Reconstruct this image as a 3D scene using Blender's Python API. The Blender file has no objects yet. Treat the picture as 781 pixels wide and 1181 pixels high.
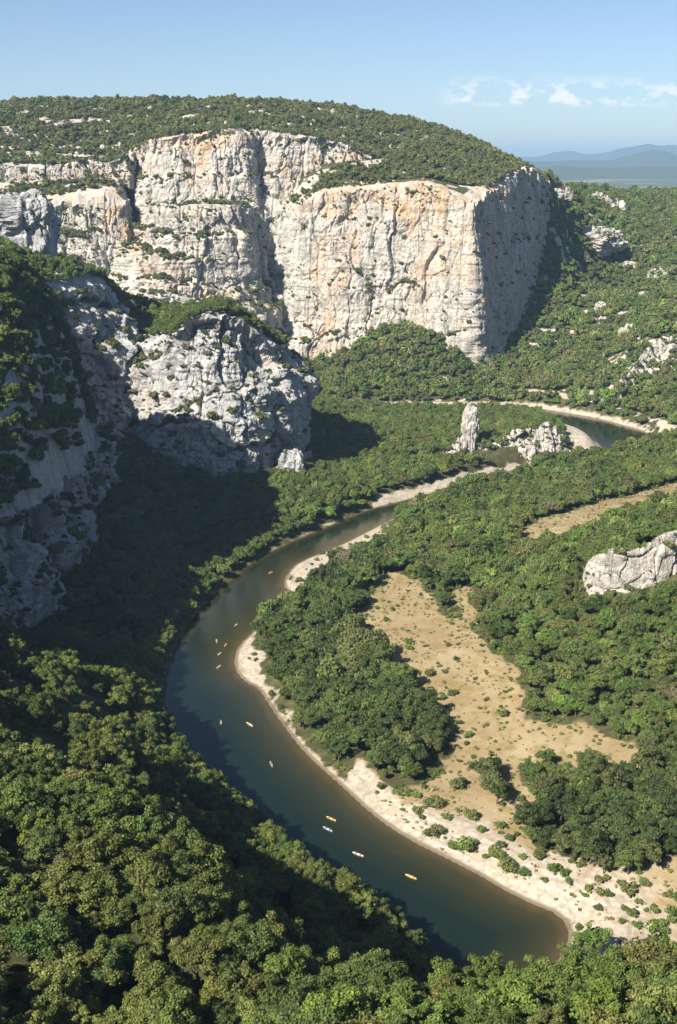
import bpy, math, random
import numpy as np
from mathutils import Vector

rng = np.random.default_rng(7)
random.seed(7)
SC = bpy.context.scene
COL = SC.collection
R = math.radians

# ------------------------------------------------------------------ camera model
CAMH, PITCH, F = 235.0, R(15.9), 1425.0
CP, SP = math.cos(PITCH), math.sin(PITCH)


def ray(u, v):
    dx, dy = (u - 390.5) / F, -(v - 590.5) / F
    return dx, CP + dy * SP, -SP + dy * CP


def PZ(u, v, z=0.0):
    """Ground point seen at (u, v) of the photograph when it lies at height z."""
    x, y, w = ray(u, v)
    t = (z - CAMH) / w
    return (x * t, y * t, z)


def PY(u, v, y):
    """Point seen at (u, v) when it stands y metres ahead."""
    x, yy, w = ray(u, v)
    t = y / yy
    return (x * t, y, CAMH + w * t)


def project(x, y, z):
    d = y * CP - (z - CAMH) * SP
    up = y * SP + (z - CAMH) * CP
    d = np.where(np.abs(d) < 1e-3, 1e-3, d)
    return 390.5 + F * x / d, 590.5 - F * up / d, d


# ------------------------------------------------------------------ noise
def _hash(i, j, k, seed):
    h = (i.astype(np.uint32) * np.uint32(374761393) + j.astype(np.uint32) * np.uint32(668265263)
         + k.astype(np.uint32) * np.uint32(2147483647) + np.uint32((seed * 144665 + 977) & 0xffffffff))
    h = (h ^ (h >> np.uint32(13))) * np.uint32(1274126177)
    h = (h ^ (h >> np.uint32(16))) * np.uint32(2246822519)
    h = h ^ (h >> np.uint32(15))
    return h.astype(np.float64) / 4294967295.0


def vnoise(x, y, z=0.0, seed=0):
    x, y, z = np.broadcast_arrays(np.asarray(x, float), np.asarray(y, float), np.asarray(z, float))
    xi, yi, zi = np.floor(x), np.floor(y), np.floor(z)
    fx, fy, fz = x - xi, y - yi, z - zi
    xi, yi, zi = xi.astype(np.int64), yi.astype(np.int64), zi.astype(np.int64)
    sx, sy, sz = (f * f * f * (f * (f * 6 - 15) + 10) for f in (fx, fy, fz))
    out = 0
    for a in (0, 1):
        for b in (0, 1):
            for c in (0, 1):
                w = (sx if a else 1 - sx) * (sy if b else 1 - sy) * (sz if c else 1 - sz)
                out = out + w * _hash(xi + a, yi + b, zi + c, seed)
    return out * 2 - 1


def fbm(x, y, z=0.0, seed=0, octs=4, gain=0.5):
    s, a, t = 0, 1.0, 0
    for o in range(octs):
        s = s + a * vnoise(x * 2 ** o, y * 2 ** o, np.asarray(z) * 2 ** o, seed + o * 17)
        t += a
        a *= gain
    return s / t * 1.5


def ridged(x, y, z=0.0, seed=0, octs=3):
    s, a = 0, 1.0
    for o in range(octs):
        s = s + a * (1 - np.abs(vnoise(x * 2 ** o, y * 2 ** o, np.asarray(z) * 2 ** o, seed + o * 31)) * 2)
        a *= 0.5
    return s / 1.75


def worley(x, y, z, seed=0):
    """Nearest jittered cell: gap to the cell border, three random numbers of the cell, offset from its centre."""
    x, y, z = np.broadcast_arrays(np.asarray(x, float), np.asarray(y, float), np.asarray(z, float))
    xi, yi, zi = (np.floor(q).astype(np.int64) for q in (x, y, z))
    f1 = np.full(x.shape, 9.0)
    f2 = np.full(x.shape, 9.0)
    best = [np.zeros(x.shape) for _ in range(6)]
    for a in (-1, 0, 1):
        for b in (-1, 0, 1):
            for c in (-1, 0, 1):
                i, j, k = xi + a, yi + b, zi + c
                h = [_hash(i, j, k, seed + q) for q in range(3)]
                d = [x - i - .1 - .8 * h[0], y - j - .1 - .8 * h[1], z - k - .1 - .8 * h[2]]
                r = np.sqrt(d[0] ** 2 + d[1] ** 2 + d[2] ** 2)
                m = r < f1
                f2 = np.where(m, f1, np.minimum(f2, r))
                f1 = np.where(m, r, f1)
                for q in range(3):
                    best[q] = np.where(m, d[q], best[q])
                    best[3 + q] = np.where(m, (h[q] * 7.31 + h[(q + 1) % 3] * 3.17) % 1.0, best[3 + q])
    return f2 - f1, best[3:], best[:3]


def facets(x, y, z, seed, slope=.9):
    """Blocky rock: every cell is its own tilted plane, with a cleft along its border."""
    gap, h, d = worley(x, y, z, seed)
    pl = (h[0] - .5) * 1.6 + ((h[1] - .5) * d[0] + (h[2] - .5) * d[1] + (h[0] - .5) * d[2]) * 2 * slope
    return pl - .55 * (1 - smooth(0, .16, gap))


def smooth(a, b, x):
    t = np.clip((x - a) / (b - a), 0, 1)
    return t * t * (3 - 2 * t)


# ------------------------------------------------------------------ plan geometry helpers
def seg_dist(px, py, poly, closed=True):
    poly = np.asarray(poly, float)[:, :2]
    n = len(poly)
    best = np.full(px.shape, 1e18)
    for i in range(n if closed else n - 1):
        ax, ay = poly[i]
        bx, by = poly[(i + 1) % n]
        dx, dy = bx - ax, by - ay
        L = dx * dx + dy * dy + 1e-9
        t = np.clip(((px - ax) * dx + (py - ay) * dy) / L, 0, 1)
        d = (px - ax - t * dx) ** 2 + (py - ay - t * dy) ** 2
        np.minimum(best, d, out=best)
    return np.sqrt(best)


def inside(px, py, poly):
    poly = np.asarray(poly, float)[:, :2]
    n = len(poly)
    c = np.zeros(px.shape, bool)
    for i in range(n):
        ax, ay = poly[i]
        bx, by = poly[i - 1]
        cond = ((ay > py) != (by > py))
        with np.errstate(divide='ignore', invalid='ignore'):
            xx = (bx - ax) * (py - ay) / (by - ay + 1e-12) + ax
        c ^= cond & (px < xx)
    return c


def sdist(px, py, poly):
    """positive inside"""
    d = seg_dist(px, py, poly)
    return np.where(inside(px, py, poly), d, -d)


def chaikin(p, n=2):
    p = np.asarray(p, float)
    for _ in range(n):
        q = [p[0]]
        for a, b in zip(p[:-1], p[1:]):
            q += [a * .75 + b * .25, a * .25 + b * .75]
        q.append(p[-1])
        p = np.array(q)
    return p


def resample(p, ds):
    d = np.r_[0, np.cumsum(np.linalg.norm(np.diff(p[:, :2], axis=0), axis=1))]
    n = max(4, int(d[-1] / ds))
    s = np.linspace(0, d[-1], n)
    return np.stack([np.interp(s, d, p[:, k]) for k in range(p.shape[1])], 1), s


class TPS:
    def __init__(self, pts, lam=40.0):
        self.p = np.asarray(pts, float)
        self.sc = 100.0
        x, y, z = self.p.T
        n = len(x)
        A = self.k(x[:, None] - x[None], y[:, None] - y[None]) + np.eye(n) * lam * 1e-4
        Q = np.c_[np.ones(n), x / self.sc, y / self.sc]
        M = np.block([[A, Q], [Q.T, np.zeros((3, 3))]])
        self.w = np.linalg.solve(M, np.r_[z, 0, 0, 0])

    def k(self, dx, dy):
        r2 = (dx * dx + dy * dy) / self.sc ** 2
        return 0.5 * r2 * np.log(r2 + 1e-9)

    def __call__(self, x, y):
        sh = np.shape(x)
        x, y = np.ravel(x).astype(float), np.ravel(y).astype(float)
        out = self.w[-3] + self.w[-2] * x / self.sc + self.w[-1] * y / self.sc
        for (a, b, _), w in zip(self.p, self.w):
            out = out + w * self.k(x - a, y - b)
        return out.reshape(sh)


def GZ(*l):
    return [PZ(*q) for q in l]


def GY(*l):
    return [PY(*q) for q in l]


# ------------------------------------------------------------------ river
RIGHT = [(560, 1235), (632, 1130), (662, 1083), (652, 1056), (600, 1035), (540, 1000), (470, 966), (430, 938), (395, 905), (355, 870),
         (330, 838), (312, 812), (300, 793), (282, 785), (271, 768), (276, 745), (292, 731), (303, 716), (320, 700), (336, 683),
         (328, 675), (333, 661), (346, 648), (390, 631), (420, 616), (447, 602), (472, 590), (500, 578), (530, 567), (560, 558),
         (600, 550), (640, 541), (680, 534), (715, 528), (745, 522), (766, 516), (764, 510), (745, 498), (720, 491), (690, 483),
         (650, 476), (610, 470), (580, 468), (500, 467), (430, 467), (370, 466), (300, 466)]
LEFT = [(300, 471), (370, 471), (450, 472), (520, 473), (565, 474), (600, 477), (625, 482), (643, 490), (672, 500), (697, 516),
        (690, 522), (660, 524), (640, 529), (620, 536), (590, 543), (560, 550), (540, 556), (515, 564), (490, 571), (460, 579),
        (430, 586), (400, 598), (375, 609), (340, 623), (310, 637), (285, 652), (268, 667), (250, 682), (233, 700), (212, 725),
        (198, 755), (188, 790), (190, 828), (200, 855), (226, 890), (276, 936), (334, 988), (396, 1036), (454, 1080), (510, 1124), (528, 1170), (530, 1245)]
rightP = chaikin(GZ(*RIGHT), 1)[:, :2]
leftP = chaikin(GZ(*LEFT), 1)[:, :2]
riverP = np.r_[rightP, leftP]

# ------------------------------------------------------------------ height fields (control points read off the photograph)
low_pts = GY((720, 634, 588), (790, 608, 592), (750, 624, 604), (690, 708, 546), (735, 704, 543), (800, 696, 546), (790, 384, 1262), (750, 394, 1256), (720, 430, 1232), (690, 455, 1205)) + GZ((660, 655, 32), (540, 800, 8), (470, 700, 8), (650, 860, 10), (720, 890, 13), (600, 985, 3), (720, 1050, 4), (781, 1000, 9), (700, 780, 20),
             (760, 740, 30), (600, 700, 17), (540, 640, 12), (480, 630, 8), (430, 780, 6), (370, 800, 4), (400, 870, 3),
             (640, 640, 20), (620, 605, 16), (700, 590, 20), (790, 575, 24), (560, 590, 8), (640, 560, 7), (740, 540, 8),
             (300, 600, 5), (320, 580, 8), (450, 545, 5), (350, 620, 2.5))
low_pts += GY((700, 440, 1230), (700, 400, 1330), (700, 350, 1470), (700, 300, 1650), (700, 250, 1900), (700, 223, 2500), (790, 400, 1250),
              (790, 340, 1420), (790, 280, 1650), (790, 225, 2400), (600, 400, 1375), (574, 388, 1384), (604, 342, 1456), (625, 282, 1518), (637, 236, 1555), (660, 300, 1560),
              (645, 222, 1900), (560, 424, 1320), (500, 391, 1316), (470, 385, 1318), (440, 392, 1326), (390, 407, 1345), (440, 440, 1260), (400, 460, 1220), (340, 418, 1360), (545, 415, 1325),
              (500, 455, 1235), (600, 445, 1262), (660, 452, 1215), (860, 430, 1180), (880, 350, 1330), (640, 225, 2400), (560, 222, 2500),
              (450, 500, 1040), (440, 482, 1120), (540, 505, 1000), (590, 502, 1000), (600, 487, 1090), (250, 562, 850), (400, 542, 930), (300, 548, 875),
              (200, 650, 690), (150, 600, 735), (130, 545, 800), (100, 680, 620), (30, 740, 560), (200, 545, 850), (240, 640, 735))
low_pts += [(-160, 480, 40), (-110, 520, 8), (-140, 545, 12), (-260, 900, 60), (-60, 1150, 20), (-250, 1200, 60), (-200, 1300, 60), (60, 1250, 12)]
# foreground spurs (ground lies a tree's height under the crowns one sees)
low_pts += GY((100, 795, 432), (40, 790, 418), (-20, 782, 410), (45, 884, 322), (100, 932, 286), (180, 984, 263), (212, 1014, 240), (230, 1080, 208), (-10, 975, 235), (100, 1140, 190),
              (400, 1190, 184), (500, 1172, 190), (600, 1158, 194), (690, 1150, 200), (790, 1156, 204), (600, 1225, 160), (0, 1220, 158), (250, 1165, 188), (150, 885, 345))
low_pts += GZ((152, 845, 26), (207, 920, 16), (250, 955, 14), (302, 991, 13), (380, 1031, 13), (452, 1086, 13), (530, 1138, 13), (262, 985, 10), (300, 1020, 8), (350, 1070, 10), (430, 1108, 10))
low_pts += [(-6, 248, 42), (20, 242, 32), (46, 248, 20), (5, 272, 24), (30, 276, 12), (-16, 288, 28), (62, 264, 10), (88, 256, 14), (-190, 460, 132), (-185, 430, 128), (-230, 400, 160), (-141, 412, 80), (-166, 381, 98), (-200, 350, 122), (-220, 250, 155), (-130, 330, 98),
            (0, 100, 130), (-120, 110, 150), (150, 120, 110), (0, 20, 190), (-120, 20, 205), (140, 20, 175), (260, 180, 40), (330, 260, 12), (330, 150, 70),
            (400, 420, 30), (520, 500, 60), (420, 650, 60), (560, 800, 70), (460, 1000, 40), (430, 560, 48),
            (700, 1000, 110), (800, 1400, 170), (700, 1900, 190), (300, 3000, 186), (-300, 3000, 186), (900, 3000, 190), (-450, 2000, 190), (-450, 1500, 110), (100, 2250, 188), (-450, 2400, 186), (-450, 700, 180), (-450, 300, 200), (275, 1600, 196), (330, 1800, 193), (370, 2000, 190)]
LOW = TPS(low_pts)

rimC2 = GY((-90, 246, 1372), (-40, 244, 1364), (0, 240, 1362), (70, 234, 1366), (138, 230, 1368), (148, 231, 1380), (152, 236, 1448), (162, 238, 1450), (169, 240, 1376), (176, 240, 1358), (230, 238, 1356),
           (280, 240, 1362), (296, 236, 1412), (322, 238, 1416), (342, 240, 1384), (360, 226, 1372), (400, 222, 1366), (440, 220, 1360), (478, 214, 1352),
           (500, 216, 1344), (522, 228, 1336), (538, 236, 1330), (544, 239, 1328), (546, 240, 1328), (547, 239, 1331), (550, 236, 1337), (562, 224, 1364), (580, 209, 1404), (600, 197, 1456), (614, 197, 1496), (625, 203, 1530), (636, 216, 1566))
rimC1 = GY((-90, 198, 1420), (-40, 194, 1415), (0, 191, 1412), (60, 191, 1412), (142, 181, 1410), (149, 179, 1420), (152, 178, 1486), (161, 172, 1486), (166, 165, 1412), (172, 163, 1400), (230, 154, 1402),
           (282, 149, 1408), (294, 151, 1440), (306, 153, 1436), (316, 152, 1420), (350, 156, 1425), (390, 164, 1432), (430, 182, 1445), (455, 188, 1470))
platPts = GY((0, 120, 1740), (100, 117, 1740), (200, 119, 1740), (300, 120, 1740), (370, 123, 1730), (450, 138, 1700), (520, 158, 1640), (580, 184, 1560), (622, 204, 1580),
             (-90, 120, 1740), (0, 150, 1560), (200, 137, 1560), (330, 137, 1560), (430, 160, 1560), (480, 172, 1520), (540, 197, 1450))
platPts += [(0, 1860, 292), (-200, 1860, 298), (-420, 1860, 298), (150, 1830, 270), (0, 2050, 262), (-300, 2050, 270), (-500, 2050, 270), (200, 2050, 235), (300, 2000, 195), (-500, 1600, 272), (-500, 1740, 300), (0, 2250, 235), (-500, 2250, 235), (300, 2250, 190), (275, 1600, 196), (330, 1800, 193), (370, 2000, 190)]
H1 = TPS([p for p in rimC1] + platPts)
H2 = TPS([p for p in rimC2] + GY((0, 212, 1412), (70, 210, 1412), (140, 206, 1410), (170, 235, 1400), (230, 232, 1402), (282, 234, 1410), (316, 222, 1415), (350, 205, 1425),
                                  (390, 190, 1432), (430, 184, 1445)) + platPts[4:9] + platPts[12:16] + platPts[-3:] + platPts[17:25])
rimU2 = GY((-90, 344, 795), (-60, 342, 805), (0, 338, 838), (40, 336, 864), (75, 333, 886), (110, 325, 914), (136, 338, 944), (150, 380, 950), (168, 392, 932), (186, 392, 900), (198, 388, 880), (214, 374, 872), (245, 362, 872),
           (280, 374, 880), (308, 388, 892), (326, 404, 912)) + [(-34, 945, 92), (-44, 985, 86), (-90, 1030, 90)]
H4 = TPS(rimU2 + GY((0, 272, 960), (45, 292, 955), (80, 320, 950), (112, 326, 965), (150, 354, 985), (200, 366, 945), (245, 354, 905), (290, 374, 922), (-90, 255, 960)) + [(-265, 1010, 165), (-170, 1030, 120), (-110, 1020, 108), (-350, 950, 205)])
rimU3 = [(-215, 425, 120), (-184, 460, 100), (-172, 510, 84), (-156, 560, 72), (-147, 600, 70), (-145, 650, 68), (-148, 700, 64), (-152, 760, 62), (-157, 790, 64), (-165, 815, 70), (-200, 835, 90)]
H3 = TPS(rimU3 + [(-169, 560, 90), (-162, 610, 124), (-160, 640, 144), (-168, 680, 162), (-158, 720, 126), (-160, 760, 106), (-166, 790, 96), (-190, 700, 172), (-200, 600, 152), (-190, 560, 130), (-200, 640, 172),
                  (-235, 640, 182), (-235, 760, 172), (-205, 810, 130), (-240, 500, 170), (-192, 500, 146), (-182, 535, 124), (-198, 460, 146), (-300, 650, 190)])
polyC2 = np.array(list(chaikin(rimC2, 2)[:, :2]) + [(400, 2200), (-600, 2200), (-600, 1400)])
polyC1 = np.array(list(chaikin(rimC1, 2)[:, :2]) + [(150, 1900), (400, 2200), (-600, 2200), (-600, 1430)])
polyU2 = np.array(list(chaikin(rimU2, 2)[:, :2]) + [(-200, 1060), (-450, 1080), (-450, 795)])
polyU3 = np.array(list(chaikin(rimU3, 2)[:, :2]) + [(-420, 840), (-420, 425)])


def lift(x, y, z, mk):
    """On the rock lips the plants stand at the height of the top, not on the ground sheet under the lip."""
    z = z.copy()
    for key, H in (('U3', H3), ('U2', H4), ('C2', H2), ('C1', H1)):
        k = (mk[key] > 1.5) & (mk[key] < 20)
        if k.any():
            z[k] = np.maximum(z[k], H(x[k], y[k]))
    return z


def zlow(x, y):
    xq, yq = np.clip(x, -520, 820), np.clip(y, -40, 2600)
    z = LOW(xq, yq)
    z = np.maximum(z, 1.2)
    return np.minimum(z, 222)


def terrain(x, y, parts=False):
    x, y = np.asarray(x, float), np.asarray(y, float)
    z = zlow(x, y)
    z = z + fbm(x / 45, y / 45, seed=3) * np.clip(z / 25, .15, 1.6)
    dr = sdist(x, y, riverP)
    # bank: ease down to the water, then the bed (shelving slowly on the inner bank)
    near = smooth(0, 16, -dr)
    z = np.where(dr < 0, 0.25 + np.minimum(-dr, 4) * 0.12 + (np.maximum(z, 0.6) - 0.25) * near, z)
    sel = dr > 0
    if sel.any():
        dR = seg_dist(x[sel], y[sel], rightP, False)
        dL = seg_dist(x[sel], y[sel], leftP, False)
        z[sel] = -np.minimum(np.minimum(dR * 0.135, dL * 0.45), 4.0) + 0.2 - 0.2 * np.minimum(np.minimum(dR, dL), 1)
    masks = {}
    for key, poly, H, a, b in (('U3', polyU3, H3, 12, 18), ('U2', polyU2, H4, 8, 14), ('C2', polyC2, H2, 6, 13), ('C1', polyC1, H1, 5, 12)):
        sd = np.full(x.shape, -999.0)
        bb = (x > poly[:, 0].min() - 60) & (x < poly[:, 0].max() + 60) & (y > poly[:, 1].min() - 60) & (y < poly[:, 1].max() + 60)
        if bb.any():
            sd[bb] = sdist(x[bb], y[bb], poly)
        m = smooth(a, b, sd)
        k = m > 0
        if k.any():
            h = H(x[k], y[k]) + fbm(x[k] / 30, y[k] / 30, seed=9) * 2.5 * smooth(5, 40, sd[k])
            z[k] = z[k] * (1 - m[k]) + (h if key[0] == 'C' else np.maximum(h, z[k])) * m[k]
        masks[key] = sd
    far = smooth(2300, 3600, y)
    z = z * (1 - far) + 70 * far
    return (z, dr, masks) if parts else z


# ------------------------------------------------------------------ region outlines
def PP(z, *l):
    return np.array([PZ(u, v, z)[:2] for u, v in l])


gravel_polys = [
    PP(.6, (292, 731), (299, 742), (302, 768), (307, 790), (319, 813), (340, 844), (330, 838), (300, 793), (282, 785), (271, 768), (276, 745)),
    PP(.6, (328, 675), (333, 661), (346, 648), (390, 631), (445, 604), (450, 622), (424, 640), (396, 650), (362, 664), (343, 692)),
    PP(1.5, (392, 900), (430, 938), (470, 968), (540, 1002), (600, 1037), (652, 1058), (664, 1085), (690, 1125), (800, 1135), (800, 1020), (720, 1012), (650, 1000),
       (590, 972), (520, 945), (450, 910), (405, 880)),
    PP(.6, (625, 481), (645, 490), (672, 500), (698, 516), (690, 523), (660, 524), (645, 510)),
    PP(.6, (690, 530), (742, 524), (745, 531), (700, 540)),
    PP(.8, (540, 548), (600, 538), (628, 530), (620, 538), (560, 553), (500, 570), (425, 589), (430, 580), (500, 562)),
    PP(.6, (548, 561), (580, 554), (615, 548), (612, 556), (570, 563)),
    PP(.6, (368, 610), (392, 598), (385, 606)),
    PP(1.5, (580, 462), (600, 462), (700, 476), (745, 490), (775, 512), (800, 525), (800, 512), (760, 494), (690, 471), (600, 458)),
]
meadow_polys = [
    PP(8, (412, 716), (440, 655), (470, 662), (512, 700), (545, 742), (592, 790), (602, 832), (662, 850), (735, 882), (738, 915), (690, 905), (640, 880), (604, 884),
       (622, 940), (640, 985), (580, 952), (520, 932), (450, 905), (515, 882), (516, 850), (490, 806), (456, 765), (425, 738)),
    PP(17, (580, 632), (612, 602), (690, 574), (781, 550), (810, 552), (810, 592), (720, 616), (640, 634)),
    PP(14, (518, 676), (534, 672), (552, 712), (540, 720)),
]
riverside_poly = PP(5, (300, 722), (340, 660), (400, 640), (440, 640), (432, 690), (410, 718), (456, 770), (516, 850), (515, 885), (440, 893), (392, 868), (330, 800))
clump_polys = [PP(10, (612, 945), (640, 905), (690, 915), (781, 900), (800, 1000), (720, 1000), (650, 985)), PP(8, (545, 890), (585, 890), (583, 915), (548, 912))]
talus_poly = PP(15, (240, 560), (350, 550), (400, 500), (540, 490), (520, 560), (400, 600), (290, 650))


def in_any(x, y, polys, grow=0.0):
    x, y = x + fbm(x / 13, y / 13, seed=71, octs=3) * 5, y + fbm(x / 13, y / 13, seed=72, octs=3) * 5
    out = np.zeros(np.shape(x), bool)
    for p in polys:
        bb = (x > p[:, 0].min() - 8) & (x < p[:, 0].max() + 8) & (y > p[:, 1].min() - 8) & (y < p[:, 1].max() + 8)
        if bb.any():
            t = np.zeros(np.shape(x), bool)
            t[bb] = sdist(x[bb], y[bb], p) > -grow
            out |= t
    return out


def soft_any(x, y, polys, w):
    x, y = x + fbm(x / 13, y / 13, seed=71, octs=3) * 5, y + fbm(x / 13, y / 13, seed=72, octs=3) * 5
    out = np.zeros(np.shape(x))
    for p in polys:
        bb = (x > p[:, 0].min() - 20) & (x < p[:, 0].max() + 20) & (y > p[:, 1].min() - 20) & (y < p[:, 1].max() + 20)
        if bb.any():
            t = np.zeros(np.shape(x))
            t[bb] = smooth(-w, w, sdist(x[bb], y[bb], p))
            out = np.maximum(out, t)
    return out


# ------------------------------------------------------------------ material helpers
def new_mat(name):
    m = bpy.data.materials.new(name)
    m.use_nodes = True
    nt = m.node_tree
    nt.nodes.clear()
    out = nt.nodes.new('ShaderNodeOutputMaterial')
    return m, nt, out


class NB:
    def __init__(self, nt):
        self.nt = nt

    def n(self, t, **kw):
        nd = self.nt.nodes.new(t)
        for k, v in kw.items():
            if k == 'inp':
                for a, b in v.items():
                    if isinstance(b, bpy.types.NodeSocket):
                        self.nt.links.new(b, nd.inputs[a])
                    else:
                        nd.inputs[a].default_value = b
            else:
                setattr(nd, k, v)
        return nd

    def noise(self, scale, detail=5, rough=.55, vec=None, dist=0):
        i = {'Scale': scale, 'Detail': detail, 'Roughness': rough, 'Distortion': dist}
        if vec is not None:
            i['Vector'] = vec
        return self.n('ShaderNodeTexNoise', inp=i).outputs['Fac']

    def ramp(self, fac, *stops):
        nd = self.n('ShaderNodeValToRGB', inp={'Fac': fac})
        e = nd.color_ramp.elements
        while len(e) < len(stops):
            e.new(.5)
        for k, (p, c) in enumerate(stops):
            e[k].position = p
            e[k].color = (*c, 1) if len(c) == 3 else c
        return nd.outputs['Color']

    def fr(self, fac, a, b):
        return self.n('ShaderNodeMapRange', inp={'Value': fac, 'From Min': a, 'From Max': b}).outputs['Result']

    def mix(self, fac, a, b, mode='MIX'):
        nd = self.n('ShaderNodeMix', data_type='RGBA', blend_type=mode)
        for s, v in ((nd.inputs[0], fac), (nd.inputs[6], a), (nd.inputs[7], b)):
            if isinstance(v, bpy.types.NodeSocket):
                self.nt.links.new(v, s)
            else:
                s.default_value = v if not isinstance(v, tuple) or len(v) == 4 else (*v, 1)
        return nd.outputs[2]

    def math(self, op, a, b=0.0, c=None):
        nd = self.n('ShaderNodeMath', operation=op)
        for s, v in zip(nd.inputs, (a, b) if c is None else (a, b, c)):
            if isinstance(v, bpy.types.NodeSocket):
                self.nt.links.new(v, s)
            else:
                s.default_value = v
        return nd.outputs[0]

    def pos(self, sx=1, sy=1, sz=1):
        g = self.n('ShaderNodeNewGeometry').outputs['Position']
        return self.n('ShaderNodeVectorMath', operation='MULTIPLY', inp={0: g, 1: (sx, sy, sz)}).outputs[0]

    def attr(self, name, kind='GEOMETRY', out='Fac'):
        return self.n('ShaderNodeAttribute', attribute_name=name, attribute_type=kind).outputs[out]


# ---- limestone
def rock_material(name, ochre=1.0, tone=1.0, dark=.5, cool=False):
    m, nt, out = new_mat(name)
    b = NB(nt)
    p = b.pos()
    streak = b.pos(.16, .16, .022)
    mott = b.noise(.07, 6, .62, p)
    base = b.ramp(mott, (.28, (.35 * tone, .335 * tone, .31 * tone)), (.5, (.51 * tone, .485 * tone, .44 * tone)), (.72, (.61 * tone, .57 * tone, .505 * tone)))
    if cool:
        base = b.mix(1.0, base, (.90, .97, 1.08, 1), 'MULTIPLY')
    fine = b.noise(.5, 5, .65, p)
    base = b.mix(b.fr(fine, .5, .72), base, (.20 * tone, .19 * tone, .175 * tone))
    # dark water streaks and lichen; below them, cracks and holes painted dark
    st = b.noise(1.0, 5, .62, streak)
    base = b.mix(b.math('MULTIPLY', b.fr(st, .5, .72), dark), base, (.12, .118, .115))
    thin = b.noise(1.0, 5, .65, b.pos(.55, .55, .05))  # thin dark lines: karst staining that also paints the dark of cracks
    base = b.mix(b.math('MULTIPLY', b.fr(thin, .56, .70), b.math('MULTIPLY', b.fr(b.noise(.03, 3, .5, p), .4, .6), .75)), base, (.085, .083, .08))
    pit_shade = b.noise(.32, 4, .7, b.pos(1, 1, .7))  # dark spots put into the colour as the shade inside holes
    base = b.mix(b.math('MULTIPLY', b.fr(pit_shade, .62, .72), .55), base, (.10, .098, .09))
    # ochre stains, in broad patches
    oz = b.noise(.017, 4, .55, p)
    od = b.noise(1.0, 4, .6, b.pos(.07, .07, .035))
    if ochre > .9:      # iron stains gather in two stretches of the wall
        px_ = b.n('ShaderNodeSeparateXYZ', inp={0: p}).outputs[0]
        for cx_, w_, a_ in ((100, 46, .13), (-5, 34, .10)):
            oz = b.math('ADD', oz, b.math('MULTIPLY', b.fr(b.math('ABSOLUTE', b.math('SUBTRACT', px_, cx_)), w_, w_ * .3), a_))
    of = b.math('MULTIPLY', b.fr(oz, .50, .64), b.fr(od, .36, .66))
    base = b.mix(b.math('MULTIPLY', of, .8 * ochre), base, (.54, .34, .17))
    bump = b.n('ShaderNodeBump', inp={'Strength': .9, 'Distance': 1.2, 'Height': b.math('ADD', fine, b.noise(1.3, 4, .6, p))})
    bs = b.n('ShaderNodeBsdfPrincipled', inp={'Base Color': base, 'Roughness': .92, 'Specular IOR Level': .15, 'Normal': bump.outputs[0]})
    nt.links.new(bs.outputs[0], out.inputs[0])
    return m


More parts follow.
